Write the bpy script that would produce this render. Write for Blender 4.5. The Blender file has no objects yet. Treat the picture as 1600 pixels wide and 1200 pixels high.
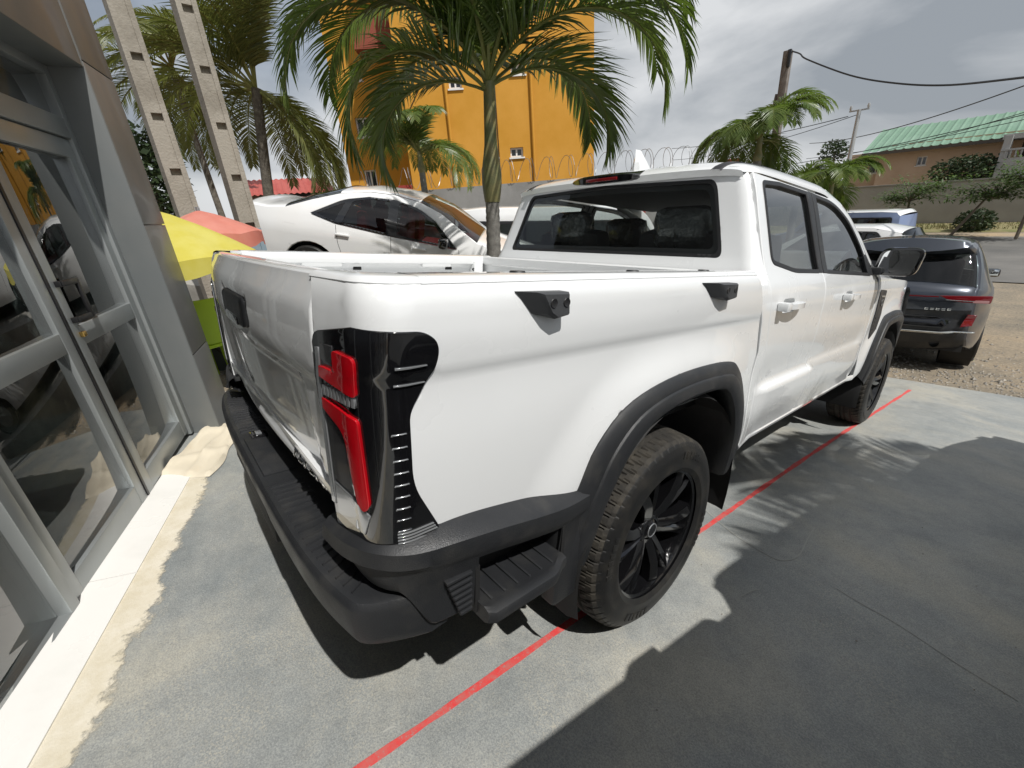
import bpy, bmesh, math, random
import numpy as np
from mathutils import Vector, Matrix
from mathutils.geometry import delaunay_2d_cdt

random.seed(7)
SC = bpy.context.scene
COL = SC.collection
PI = math.pi

# ------------------------------------------------------------------ camera, sky, sun, exposure
CAM = Vector((1.579, -1.076, 1.497))          # metres, z up; the origin lies under the pickup's rear axle
RIGHT = Vector((0.643, 0.763, -0.071)).normalized()
FWD = Vector((-0.723, 0.574, -0.384)).normalized()
FWD = (FWD - RIGHT * FWD.dot(RIGHT)).normalized()
DOWN = FWD.cross(RIGHT)
FPX = 669.4                                    # focal length in photo pixels (1600 wide)
cam_data = bpy.data.cameras.new('camera')
cam = bpy.data.objects.new('camera', cam_data)
COL.objects.link(cam)
cam.matrix_world = Matrix(((RIGHT.x, -DOWN.x, -FWD.x, CAM.x), (RIGHT.y, -DOWN.y, -FWD.y, CAM.y),
                           (RIGHT.z, -DOWN.z, -FWD.z, CAM.z), (0, 0, 0, 1)))
cam_data.sensor_width = 36.0
cam_data.lens = FPX / 1600 * 36
cam_data.clip_start = 0.02
cam_data.clip_end = 3000
SC.camera = cam

SLOPE = math.radians(7.9)                      # the forecourt falls away from the showroom
TILT = Matrix.Rotation(-SLOPE, 4, 'X')
SUN_TRAVEL = (TILT.to_3x3() @ Vector((-0.69, 0.13, -1.0))).normalized()
sun_data = bpy.data.lights.new('sun', 'SUN')
sun_data.energy = 4.5
sun_data.angle = math.radians(0.6)
sun_data.color = (1.0, 0.975, 0.935)
sun = bpy.data.objects.new('sun', sun_data)
COL.objects.link(sun)
sun.rotation_euler = SUN_TRAVEL.to_track_quat('-Z', 'Y').to_euler()
SUN_EL = math.asin(-SUN_TRAVEL.z)
SUN_AZ = math.atan2(-SUN_TRAVEL.x, -SUN_TRAVEL.y)

world = bpy.data.worlds.new('World')
SC.world = world
world.use_nodes = True
WN = world.node_tree
WN.nodes.clear()
w_out = WN.nodes.new('ShaderNodeOutputWorld')
w_sky = WN.nodes.new('ShaderNodeTexSky')
w_sky.sky_type = 'NISHITA'
w_sky.sun_disc = False
w_sky.sun_elevation = SUN_EL
w_sky.sun_rotation = SUN_AZ
w_sky.dust_density = 2.0
w_bg = WN.nodes.new('ShaderNodeBackground')
w_bg.inputs['Strength'].default_value = 0.1
w_tc = WN.nodes.new('ShaderNodeTexCoord')
w_map = WN.nodes.new('ShaderNodeMapping')
w_map.inputs['Scale'].default_value = (1.0, 1.0, 2.6)
w_map.inputs['Location'].default_value = (0.9, 0.35, 0.3)
w_n = WN.nodes.new('ShaderNodeTexNoise')
w_n.inputs['Scale'].default_value = 1.7
w_n.inputs['Detail'].default_value = 7
w_n.inputs['Roughness'].default_value = 0.52
w_n.inputs['Distortion'].default_value = 0.35
w_r = WN.nodes.new('ShaderNodeValToRGB')       # cloud tone: grey undersides to bright tops
w_r.color_ramp.elements[0].position = 0.40
w_r.color_ramp.elements[0].color = (3.25, 3.55, 3.9, 1)
w_r.color_ramp.elements[1].position = 0.60
w_r.color_ramp.elements[1].color = (7.4, 7.55, 7.7, 1)
w_n2 = WN.nodes.new('ShaderNodeTexNoise')
w_n2.inputs['Scale'].default_value = 1.1
w_n2.inputs['Detail'].default_value = 4
w_c = WN.nodes.new('ShaderNodeValToRGB')       # cloud cover: a few thin places
w_c.color_ramp.elements[0].position = 0.34
w_c.color_ramp.elements[0].color = (0.45, 0.45, 0.45, 1)
w_c.color_ramp.elements[1].position = 0.55
w_c.color_ramp.elements[1].color = (0.96, 0.96, 0.96, 1)
w_mix = WN.nodes.new('ShaderNodeMix')
w_mix.data_type = 'RGBA'
L = WN.links.new
L(w_tc.outputs['Generated'], w_map.inputs['Vector'])
L(w_map.outputs['Vector'], w_n.inputs['Vector'])
L(w_map.outputs['Vector'], w_n2.inputs['Vector'])
L(w_n.outputs['Fac'], w_r.inputs['Fac'])
L(w_n2.outputs['Fac'], w_c.inputs['Fac'])
L(w_c.outputs['Color'], w_mix.inputs[0])
L(w_sky.outputs['Color'], w_mix.inputs[6])
L(w_r.outputs['Color'], w_mix.inputs[7])
L(w_mix.outputs[2], w_bg.inputs['Color'])
L(w_bg.outputs['Background'], w_out.inputs['Surface'])

SC.view_settings.view_transform = 'Standard'
SC.view_settings.look = 'None'
SC.view_settings.gamma = 1.0
SC.view_settings.use_curve_mapping = False
SC.view_settings.exposure = 0.0
SC.render.engine = 'CYCLES'
SC.cycles.max_bounces = 7
SC.cycles.diffuse_bounces = 3
SC.cycles.glossy_bounces = 4
SC.cycles.transmission_bounces = 4
SC.cycles.transparent_max_bounces = 12
SC.cycles.caustics_reflective = False
SC.cycles.caustics_refractive = False


def at(u, v, dist):
    """world point seen at photo pixel (u, v), dist metres away along the ground"""
    d = RIGHT * ((u - 800) / FPX) + DOWN * ((v - 600) / FPX) + FWD
    return CAM + d * (dist / math.hypot(d.x, d.y))


def at_plane(u, v, p0, n):
    d = RIGHT * ((u - 800) / FPX) + DOWN * ((v - 600) / FPX) + FWD
    return CAM + d * ((Vector(p0) - CAM).dot(Vector(n)) / d.dot(Vector(n)))


# ------------------------------------------------------------------ materials
MATS = {}


def mat(name, color, rough=0.5, metal=0.0, coat=0.0, noise=None, bump=None, spec=0.5, coat_rough=0.03, wear=None,
        transl=0.0):
    """noise=(scale, darker/lighter colour, low, high); bump=(scale, strength); wear=(scale, roughness spread)"""
    if name in MATS:
        return MATS[name]
    m = bpy.data.materials.new(name)
    m.use_nodes = True
    nt = m.node_tree
    b = nt.nodes['Principled BSDF']
    b.inputs['Base Color'].default_value = (*color, 1)
    b.inputs['Roughness'].default_value = rough
    b.inputs['Metallic'].default_value = metal
    b.inputs['Coat Weight'].default_value = coat
    b.inputs['Coat Roughness'].default_value = coat_rough
    b.inputs['Specular IOR Level'].default_value = spec
    tc = nt.nodes.new('ShaderNodeTexCoord')
    if noise:
        n = nt.nodes.new('ShaderNodeTexNoise')
        n.inputs['Scale'].default_value = noise[0]
        n.inputs['Detail'].default_value = 6
        n.inputs['Roughness'].default_value = 0.6
        r = nt.nodes.new('ShaderNodeValToRGB')
        r.color_ramp.elements[0].position = noise[2]
        r.color_ramp.elements[0].color = (*color, 1)
        r.color_ramp.elements[1].position = noise[3]
        r.color_ramp.elements[1].color = (*noise[1], 1)
        nt.links.new(tc.outputs['Object'], n.inputs['Vector'])
        nt.links.new(n.outputs['Fac'], r.inputs['Fac'])
        nt.links.new(r.outputs['Color'], b.inputs['Base Color'])
    if wear:
        n = nt.nodes.new('ShaderNodeTexNoise')
        n.inputs['Scale'].default_value = wear[0]
        n.inputs['Detail'].default_value = 5
        mr = nt.nodes.new('ShaderNodeMapRange')
        mr.inputs['From Min'].default_value = 0.3
        mr.inputs['From Max'].default_value = 0.7
        mr.inputs['To Min'].default_value = max(0.0, rough - wear[1])
        mr.inputs['To Max'].default_value = min(1.0, rough + wear[1])
        nt.links.new(tc.outputs['Object'], n.inputs['Vector'])
        nt.links.new(n.outputs['Fac'], mr.inputs['Value'])
        nt.links.new(mr.outputs['Result'], b.inputs['Roughness'])
    if bump:
        n = nt.nodes.new('ShaderNodeTexNoise')
        n.inputs['Scale'].default_value = bump[0]
        n.inputs['Detail'].default_value = 4
        bp = nt.nodes.new('ShaderNodeBump')
        bp.inputs['Strength'].default_value = bump[1]
        bp.inputs['Distance'].default_value = 0.01 if len(bump) < 3 else bump[2]
        nt.links.new(tc.outputs['Object'], n.inputs['Vector'])
        nt.links.new(n.outputs['Fac'], bp.inputs['Height'])
        nt.links.new(bp.outputs['Normal'], b.inputs['Normal'])
    if transl:
        t = nt.nodes.new('ShaderNodeBsdfTranslucent')
        t.inputs['Color'].default_value = (color[0] * 1.6, color[1] * 1.5, color[2], 1)
        mx = nt.nodes.new('ShaderNodeMixShader')
        mx.inputs['Fac'].default_value = transl
        o = nt.nodes['Material Output']
        nt.links.new(b.outputs['BSDF'], mx.inputs[1])
        nt.links.new(t.outputs['BSDF'], mx.inputs[2])
        nt.links.new(mx.outputs['Shader'], o.inputs['Surface'])
    MATS[name] = m
    return m


def glass_mat(name, tint, ior=1.5, rough=0.0, boost=1.0):
    if name in MATS:
        return MATS[name]
    m = bpy.data.materials.new(name)
    m.use_nodes = True
    nt = m.node_tree
    nt.nodes.clear()
    o = nt.nodes.new('ShaderNodeOutputMaterial')
    t = nt.nodes.new('ShaderNodeBsdfTransparent')
    t.inputs['Color'].default_value = (*tint, 1)
    g = nt.nodes.new('ShaderNodeBsdfGlossy')
    g.inputs['Roughness'].default_value = rough
    f = nt.nodes.new('ShaderNodeFresnel')
    f.inputs['IOR'].default_value = ior
    ge = nt.nodes.new('ShaderNodeNewGeometry')
    mr = nt.nodes.new('ShaderNodeMapRange')     # a pane is a thin sheet: same reflectance from both faces
    mr.inputs['To Min'].default_value = ior
    mr.inputs['To Max'].default_value = 1 / ior
    nt.links.new(ge.outputs['Backfacing'], mr.inputs['Value'])
    nt.links.new(mr.outputs['Result'], f.inputs['IOR'])
    mu = nt.nodes.new('ShaderNodeMath')
    mu.operation = 'MULTIPLY'
    mu.use_clamp = True
    mu.inputs[1].default_value = boost
    mx = nt.nodes.new('ShaderNodeMixShader')
    nt.links.new(f.outputs['Fac'], mu.inputs[0])
    nt.links.new(mu.outputs['Value'], mx.inputs['Fac'])
    nt.links.new(t.outputs['BSDF'], mx.inputs[1])
    nt.links.new(g.outputs['BSDF'], mx.inputs[2])
    nt.links.new(mx.outputs['Shader'], o.inputs['Surface'])
    MATS[name] = m
    return m


WHITE = mat('white car paint', (0.75, 0.76, 0.76), 0.30, 0, 1.0, wear=(3.0, 0.06))
PLASTIC = mat('black grained plastic', (0.019, 0.020, 0.022), 0.46, bump=(420, 0.3, 0.004), noise=(11, (0.040, 0.039, 0.037), 0.50, 0.78), wear=(7, 0.12))
GLOSSB = mat('piano black', (0.006, 0.006, 0.007), 0.08, 0, 1.0)
RUBBER = mat('window rubber', (0.012, 0.012, 0.013), 0.5)
TYRE = mat('tyre rubber', (0.010, 0.010, 0.010), 0.50, noise=(14, (0.030, 0.027, 0.022), 0.45, 0.75), bump=(180, 0.2, 0.004))
TREAD = mat('dusty tread rubber', (0.020, 0.018, 0.015), 0.8, noise=(16, (0.052, 0.045, 0.034), 0.42, 0.70), bump=(150, 0.3, 0.004))
GREYP = mat('grey plastic bracket', (0.050, 0.052, 0.055), 0.5, bump=(420, 0.2, 0.004))
RIM = mat('black alloy', (0.008, 0.008, 0.009), 0.16, 0.3, 0.8)
RED = mat('red lamp lens', (0.50, 0.004, 0.010), 0.12, 0, 1.0, noise=(9, (0.36, 0.003, 0.008), 0.4, 0.65))
DRED = mat('dark red lens', (0.16, 0.004, 0.006), 0.15, 0, 1.0)
CHROME = mat('chrome', (0.78, 0.78, 0.78), 0.08, 1.0)
SILV = mat('silver grey lens', (0.33, 0.34, 0.35), 0.16, 0.5, 0.8)
SMOKE = mat('smoked lens', (0.035, 0.034, 0.036), 0.1, 0, 1.0)
UNDER = mat('underbody black', (0.012, 0.012, 0.012), 0.7)
SEAT = mat('seat fabric dark', (0.02, 0.02, 0.022), 0.8, bump=(90, 0.3))
WRAP = mat('crinkled plastic wrap', (0.05, 0.055, 0.055), 0.22, 0, 0.8, bump=(16, 0.9, 0.05))
MIRROR = mat('mirror glass', (0.85, 0.87, 0.88), 0.02, 1.0)
CARGLASS = glass_mat('tinted car glass', (0.48, 0.52, 0.51), 1.5, 0.0, 2.0)
REARGLASS = glass_mat('rear car glass', (0.80, 0.84, 0.83), 1.5, 0.0, 1.0)


# ------------------------------------------------------------------ mesh helpers
def link(o, parent=None):
    COL.objects.link(o)
    if parent:
        o.parent = parent
    return o


def tag(o, label=None, cat=None, group=None, kind=None):
    if label:
        o['label'] = label
    if cat:
        o['category'] = cat
    if group:
        o['group'] = group
    if kind:
        o['kind'] = kind
    return o


def root(name, label, cat, group=None, loc=(0, 0, 0), rot=(0, 0, 0)):
    o = bpy.data.objects.new(name, None)
    o.empty_display_size = 0.2
    o.location = loc
    o.rotation_euler = rot
    link(o)
    return tag(o, label, cat, group)


class MB:
    """collects verts and faces, builds one mesh object"""

    def __init__(s):
        s.v = []
        s.f = []

    def add(s, vs, fs):
        k = len(s.v)
        s.v.extend([tuple(v) for v in vs])
        s.f.extend([tuple(i + k for i in f) for f in fs])
        return s

    def box(s, c, d, rz=0.0, taper=1.0, m=None):
        hx, hy, hz = d[0] / 2, d[1] / 2, d[2] / 2
        P = [(-hx, -hy, -hz), (hx, -hy, -hz), (hx, hy, -hz), (-hx, hy, -hz)]
        P += [(x * taper, y * taper, hz) for x, y, _ in P]
        cr, sr = math.cos(rz), math.sin(rz)
        Q = [Vector((x * cr - y * sr + c[0], x * sr + y * cr + c[1], z + c[2])) for x, y, z in P]
        if m:
            Q = [m @ q for q in Q]
        return s.add(Q, [(3, 2, 1, 0), (4, 5, 6, 7), (0, 1, 5, 4), (1, 2, 6, 5), (2, 3, 7, 6), (3, 0, 4, 7)])

    def bevbox(s, c, d, b=0.01, m=None):
        """box with chamfered edges (26 faces)"""
        bm = bmesh.new()
        bmesh.ops.create_cube(bm, size=1)
        for v in bm.verts:
            v.co = Vector((v.co.x * d[0], v.co.y * d[1], v.co.z * d[2]))
        bmesh.ops.bevel(bm, geom=bm.edges[:], offset=min(b, 0.45 * min(d)), segments=2, affect='EDGES', profile=0.6)
        bm.verts.index_update()
        vs = [v.co + Vector(c) for v in bm.verts]
        if m:
            vs = [m @ v for v in vs]
        fs = [[v.index for v in f.verts] for f in bm.faces]
        bm.free()
        return s.add(vs, fs)

    def tube(s, pts, rad, n=8, cap=True):
        pts = [Vector(p) for p in pts]
        R = rad if isinstance(rad, (list, tuple)) else [rad] * len(pts)
        rows = []
        prev = None
        for i, p in enumerate(pts):
            t = (pts[min(i + 1, len(pts) - 1)] - pts[max(i - 1, 0)]).normalized()
            if prev is None:
                a = t.orthogonal().normalized()
            else:
                a = (prev - t * prev.dot(t)).normalized()
            prev = a
            b = t.cross(a)
            rows.append([p + (a * math.cos(2 * PI * k / n) + b * math.sin(2 * PI * k / n)) * R[i] for k in range(n)])
        return s.loft(rows, closed=True, cap=cap)

    def loft(s, rows, closed=False, cap=False, flip=False):
        n = len(rows[0])
        vs = [v for r in rows for v in r]
        fs = []
        m = n if closed else n - 1
        for i in range(len(rows) - 1):
            for k in range(m):
                a, b = i * n + k, i * n + (k + 1) % n
                q = (a, b, b + n, a + n)
                fs.append(q[::-1] if flip else q)
        if cap:
            c0 = tuple(range(n))[::-1]
            c1 = tuple((len(rows) - 1) * n + k for k in range(n))
            if flip:
                c0, c1 = c0[::-1], c1[::-1]
            fs += [c0, c1]
        return s.add(vs, fs)

    def prism(s, poly, z0, z1, m=None):
        n = len(poly)
        vs = [Vector((x, y, z0)) for x, y in poly] + [Vector((x, y, z1)) for x, y in poly]
        if m:
            vs = [m @ v for v in vs]
        return s.add(vs, [tuple(range(n))[::-1], tuple(range(n, 2 * n))] +
                     [(i, (i + 1) % n, n + (i + 1) % n, n + i) for i in range(n)])

    def lathe(s, prof, n, c=(0, 0, 0), axis='Z'):
        rows = []
        for k in range(n + 1):
            a = 2 * PI * k / n
            row = []
            for r, h in prof:
                if axis == 'Z':
                    row.append((c[0] + r * math.cos(a), c[1] + r * math.sin(a), c[2] + h))
                else:
                    row.append((c[0] + h, c[1] + r * math.cos(a), c[2] + r * math.sin(a)))
            rows.append(row)
        return s.loft(rows)

    def mirror_x(s):
        k = len(s.v)
        s.v += [(-x, y, z) for x, y, z in s.v]
        s.f += [tuple(i + k for i in f[::-1]) for f in s.f]
        return s

    def build(s, name, material, parent=None, smooth=40):
        me = bpy.data.meshes.new(name)
        me.from_pydata(s.v, [], s.f)
        me.validate()
        if material:
            me.materials.append(material)
        if smooth:
            me.shade_smooth()
            me.set_sharp_from_angle(angle=math.radians(smooth))
        o = bpy.data.objects.new(name, me)
        return link(o, parent)


def pchip(knots):
    xs = [k[0] for k in knots]
    ys = [k[1] for k in knots]
    n = len(xs)
    h = [xs[i + 1] - xs[i] for i in range(n - 1)]
    d = [(ys[i + 1] - ys[i]) / h[i] for i in range(n - 1)]
    m = [d[0]] + [0.0] * (n - 2) + [d[-1]]
    for i in range(1, n - 1):
        m[i] = 0.0 if d[i - 1] * d[i] <= 0 else 2 * d[i - 1] * d[i] / (d[i - 1] + d[i])

    def f(x):
        if x <= xs[0]:
            return ys[0] + (x - xs[0]) * m[0]
        if x >= xs[-1]:
            return ys[-1] + (x - xs[-1]) * m[-1]
        i = 0
        while x > xs[i + 1]:
            i += 1
        t = (x - xs[i]) / h[i]
        t2, t3 = t * t, t * t * t
        return (ys[i] * (2 * t3 - 3 * t2 + 1) + h[i] * m[i] * (t3 - 2 * t2 + t) +
                ys[i + 1] * (3 * t2 - 2 * t3) + h[i] * m[i + 1] * (t3 - t2))
    return f


def sstep(a, b, x):
    t = max(0.0, min(1.0, (x - a) / (b - a)))
    return t * t * (3 - 2 * t)


def fillet(pts, ds=0.03):
    """polygon [(a, b[, radius])] to a dense polyline with rounded corners"""
    P = []
    n = len(pts)
    for i, p in enumerate(pts):
        r = p[2] if len(p) > 2 else 0
        c = Vector(p[:2])
        if r <= 0:
            P.append(c)
            continue
        a = Vector(pts[i - 1][:2]) - c
        b = Vector(pts[(i + 1) % n][:2]) - c
        d = min(r, a.length * 0.48, b.length * 0.48)
        p0, p1 = c + a.normalized() * d, c + b.normalized() * d
        for k in range(7):
            t = k / 6
            P.append(p0 * (1 - t) ** 2 + c * 2 * t * (1 - t) + p1 * t * t)
    Q = []
    for i, p in enumerate(P):
        q = P[(i + 1) % len(P)]
        k = max(1, int((q - p).length / ds + 0.5))
        for j in range(k):
            Q.append(p.lerp(q, j / k))
    out = [Q[0]]
    for q in Q[1:]:
        if (q - out[-1]).length > 1e-4:
            out.append(q)
    if (out[0] - out[-1]).length < 1e-4:
        out.pop()
    area = sum(out[i].x * out[(i + 1) % len(out)].y - out[(i + 1) % len(out)].x * out[i].y for i in range(len(out)))
    return out if area > 0 else out[::-1]


def offset_poly(P, d):
    n = len(P)
    out = []
    for i in range(n):
        a, b, c = P[i - 1], P[i], P[(i + 1) % n]
        n1 = Vector((-(b - a).y, (b - a).x)).normalized()
        n2 = Vector((-(c - b).y, (c - b).x)).normalized()
        m = n1 + n2
        if m.length < 1e-6:
            m = n1
        m.normalize()
        k = 1 / max(0.5, m.dot(n1))
        out.append(b + m * d * k)
    return out


def inside(P, X, Y):
    n = len(P)
    r = np.zeros(X.shape, bool)
    for i in range(n):
        x0, y0 = P[i]
        x1, y1 = P[(i + 1) % n]
        if y0 == y1:
            continue
        c = ((y0 > Y) != (y1 > Y)) & (X < (x1 - x0) * (Y - y0) / (y1 - y0) + x0)
        r ^= c
    return r


def sdist(P, X, Y):
    """distance to the closed polyline P"""
    d = np.full(X.shape, 9.0)
    for i in range(len(P)):
        x0, y0 = P[i]
        x1, y1 = P[(i + 1) % len(P)]
        ex, ey = x1 - x0, y1 - y0
        l2 = max(1e-12, ex * ex + ey * ey)
        t = np.clip(((X - x0) * ex + (Y - y0) * ey) / l2, 0, 1)
        d = np.minimum(d, (X - x0 - t * ex) ** 2 + (Y - y0 - t * ey) ** 2)
    return np.sqrt(d)


def panel(name, outline, fmap, material, parent, holes=(), grid=0.035, roll=0.005, thick=0.012, off=0.0, flip=False,
          ds=0.028):
    """sheet-metal panel: a 2-D outline with holes, laid on the surface fmap(a, b), edges rolled inward"""
    loops = [fillet(outline, ds)] + [fillet(h, ds)[::-1] for h in holes]
    pts, drop, edges = [], [], []
    bl = []
    ring = []
    for Lp in loops:
        k0 = len(pts)
        n = len(Lp)
        for p in Lp:
            pts.append(p)
            drop.append(roll)
        edges += [(k0 + i, k0 + (i + 1) % n) for i in range(n)]
        bl.append((k0, n))
        if roll > 0:
            for t, dr in ((0.35, 0.28), (1.0, 0.0)):
                ring.append((offset_poly(Lp, roll * t), roll * t, roll * dr))
    A = np.array([[p.x, p.y] for p in loops[0]])
    gx = np.arange(A[:, 0].min(), A[:, 0].max(), grid)
    gy = np.arange(A[:, 1].min(), A[:, 1].max(), grid * 0.9)
    GX, GY = np.meshgrid(gx, gy)
    GX = GX + (np.arange(len(gy)) % 2)[:, None] * grid * 0.5
    GX, GY = GX.ravel(), GY.ravel()
    L2 = [[(p.x, p.y) for p in Lp] for Lp in loops]
    for rp, dist, dr in ring:
        rx, ry = np.array([q.x for q in rp]), np.array([q.y for q in rp])
        good = inside(L2[0], rx, ry)
        for h in L2[1:]:
            good &= ~inside(h, rx, ry)
        for Lq in L2:
            good &= sdist(Lq, rx, ry) > dist * 0.93
        for q, g_ in zip(rp, good):
            if g_:
                pts.append(q)
                drop.append(dr)
    ok = inside(L2[0], GX, GY) & (sdist(L2[0], GX, GY) > max(grid * 0.55, roll * 1.6))
    for h in L2[1:]:
        ok &= ~inside(h, GX, GY) & (sdist(h, GX, GY) > max(grid * 0.55, roll * 1.6))
    for x, y in zip(GX[ok], GY[ok]):
        pts.append(Vector((float(x), float(y))))
        drop.append(0.0)
    vs, _, fs, ov, _, _ = delaunay_2d_cdt([Vector((p[0], p[1])) for p in pts], edges, [], 0, 1e-7, True)
    V, N = [], []
    e = 1e-4
    sg = -1 if flip else 1
    bid = {}
    for i, p in enumerate(vs):
        a, b = p.x, p.y
        q = Vector(fmap(a, b))
        du = Vector(fmap(a + e, b)) - Vector(fmap(a - e, b))
        dv = Vector(fmap(a, b + e)) - Vector(fmap(a, b - e))
        nn = du.cross(dv).normalized() * sg
        d = 0.0
        if ov[i]:
            d = drop[ov[i][0]]
            for k in ov[i]:
                bid.setdefault(k, i)
        V.append(q + nn * (off - d))
        N.append(nn)
    cx = np.array([sum(vs[k].x for k in f) / 3 for f in fs])
    cy = np.array([sum(vs[k].y for k in f) / 3 for f in fs])
    keep = inside(L2[0], cx, cy)
    for h in L2[1:]:
        keep &= ~inside(h, cx, cy)
    F = []
    for f, k in zip(fs, keep):
        if k:
            f = tuple(f)
            fn = (V[f[1]] - V[f[0]]).cross(V[f[2]] - V[f[0]])
            F.append(f if fn.dot(N[f[0]]) >= 0 else f[::-1])
    NV = [n.copy() for n in N]
    # rolled edge: tilt the boundary normals outward, then add the return wall with its own verts
    for k0, n in bl:
        idx = [bid.get(k0 + i) for i in range(n)]
        if None in idx:
            continue
        outn = []
        for i in range(n):
            t = V[idx[(i + 1) % n]] - V[idx[i - 1]]
            outn.append(t.cross(N[idx[i]]).normalized())
        for i in range(n):
            if roll > 0:
                NV[idx[i]] = (N[idx[i]] * 0.6 + outn[i] * 0.8).normalized()
        if thick > 0:
            b0 = len(V)
            for i in range(n):
                V.append(V[idx[i]].copy())
                NV.append(outn[i])
            for i in range(n):
                V.append(V[idx[i]] - N[idx[i]] * thick)
                NV.append(outn[i])
            for i in range(n):
                j = (i + 1) % n
                q = (b0 + i, b0 + n + i, b0 + n + j, b0 + j)
                fn = (V[q[1]] - V[q[0]]).cross(V[q[2]] - V[q[0]])
                F.append(q if fn.dot(outn[i]) >= 0 else q[::-1])
    me = bpy.data.meshes.new(name)
    me.from_pydata([tuple(v) for v in V], [], F)
    me.materials.append(material)
    me.shade_smooth()
    me.normals_split_custom_set_from_vertices([tuple(n) for n in NV])
    o = bpy.data.objects.new(name, me)
    return link(o, parent)


def copy_tree(o, parent=None):
    c = o.copy()
    COL.objects.link(c)
    c.parent = parent
    for ch in o.children:
        copy_tree(ch, c)
    return c

# ------------------------------------------------------------------ the white pickup (built level, then set on the slope)
WB = 3.287
RW = 0.373

bed_prof = pchip([(0.45, 0.855), (0.58, 0.876), (0.75, 0.893), (0.95, 0.900), (1.06, 0.8985), (1.095, 0.8995), (1.125, 0.907), (1.18, 0.911),
                  (1.225, 0.910), (1.252, 0.905), (1.268, 0.896), (1.281, 0.878)])
cab_prof = pchip([(0.45, 0.868), (0.54, 0.886), (0.66, 0.897), (0.80, 0.900), (1.0, 0.905), (1.12, 0.905), (1.18, 0.900),
                  (1.23, 0.886), (1.28, 0.862), (1.32, 0.846), (1.50, 0.785), (1.62, 0.743), (1.68, 0.714), (1.72, 0.69)])


def arch_bulge(y, z, cy):
    r = math.hypot(y - cy, (z - 0.37) * 1.02)
    return 0.026 * sstep(0.80, 0.60, r) * sstep(1.15, 0.95, z)


def fx_bed(y, z):
    return bed_prof(z) + arch_bulge(y, z, 0.07)


def fx_cab(y, z):
    x = cab_prof(z) + arch_bulge(y, z, 0.07) + arch_bulge(y, z, WB)
    # the raised wedge along the foot of the doors
    top = 0.775
    w = sstep(0.70, 0.86, y) * sstep(2.56, 2.40, y)
    x += 0.020 * w * sstep(top + 0.012, top - 0.012, z) * sstep(0.52, 0.70, z)
    x -= 0.012 * w * sstep(0.97, 0.80, z) * sstep(top, top + 0.02, z)
    # nose taper
    x -= 0.10 * sstep(3.3, 4.3, y) ** 2
    return x


YC, RL = -0.945, 0.14                      # where the rear corner of the bed starts, its arc length
yr_prof = pchip([(0.66, -1.000), (0.75, -1.006), (0.9, -1.012), (1.05, -1.015), (1.15, -1.016), (1.23, -1.012), (1.285, -0.998)])
rc_prof = pchip([(0.6, 0.075), (1.1, 0.08), (1.2, 0.088), (1.29, 0.10)])


def bed_map(sx):
    def f(s, z):
        yr, rc = yr_prof(z), rc_prof(z)
        if s > YC:
            y = (yr + rc) + (s - YC)
            k = sstep(YC, YC + 0.35, s)
            y = y * (1 - k) + s * k
            return (sx * fx_bed(s, z), y, z)
        X = fx_bed(YC, z)
        if s > YC - RL:
            p = (YC - s) / RL * PI / 2
            return (sx * (X - rc + rc * math.cos(p)), yr + rc - rc * math.sin(p), z)
        return (sx * (X - rc - (YC - RL - s)), yr - 0.16 * (YC - RL - s), z)
    return f


def side_map(sx, fx=fx_cab):
    return lambda y, z: (sx * fx(y, z), y, z)


TGW = 0.70                                 # half width of the tailgate opening
S_GATE = YC - RL - (0.905 - 0.085 - TGW)   # bed panel ends here, beside the tailgate

# wheel arch opening and flare, about the rear axle; (y, z)
ARCH_O = [(-0.47, 0.50), (-0.455, 0.64), (-0.432, 0.715), (-0.375, 0.82), (-0.265, 0.908), (-0.10, 0.952), (0.12, 0.965),
          (0.34, 0.952), (0.44, 0.915), (0.53, 0.80), (0.60, 0.67), (0.64, 0.50)]
ARCH_I = [(-0.385, 0.42), (-0.352, 0.58), (-0.325, 0.665), (-0.262, 0.765), (-0.180, 0.835), (-0.07, 0.872), (0.11, 0.882),
          (0.27, 0.870), (0.355, 0.835), (0.435, 0.735), (0.49, 0.60), (0.52, 0.42)]


def spline(pts, n):
    """Catmull-Rom through pts, n samples"""
    P = [Vector(p) for p in pts]
    P = [P[0] * 2 - P[1]] + P + [P[-1] * 2 - P[-2]]
    out = []
    m = len(P) - 3
    for k in range(n):
        t = k / (n - 1) * m
        i = min(int(t), m - 1)
        u = t - i
        a, b, c, d = P[i:i + 4]
        out.append(0.5 * ((2 * b) + (c - a) * u + (2 * a - 5 * b + 4 * c - d) * u * u + (3 * b - a - 3 * c + d) * u ** 3))
    return out


LAMP = [(S_GATE + 0.006, 1.150), (S_GATE + 0.015, 1.168, 0.01), (-1.06, 1.192), (-0.925, 1.186, 0.03), (-0.893, 1.165, 0.02),
        (-0.893, 1.130, 0.02), (-0.948, 1.040, 0.02), (-0.948, 0.885, 0.04), (-0.885, 0.750), (-1.0, 0.742), (-1.12, 0.745),
        (S_GATE + 0.02, 0.752, 0.02)]


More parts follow.
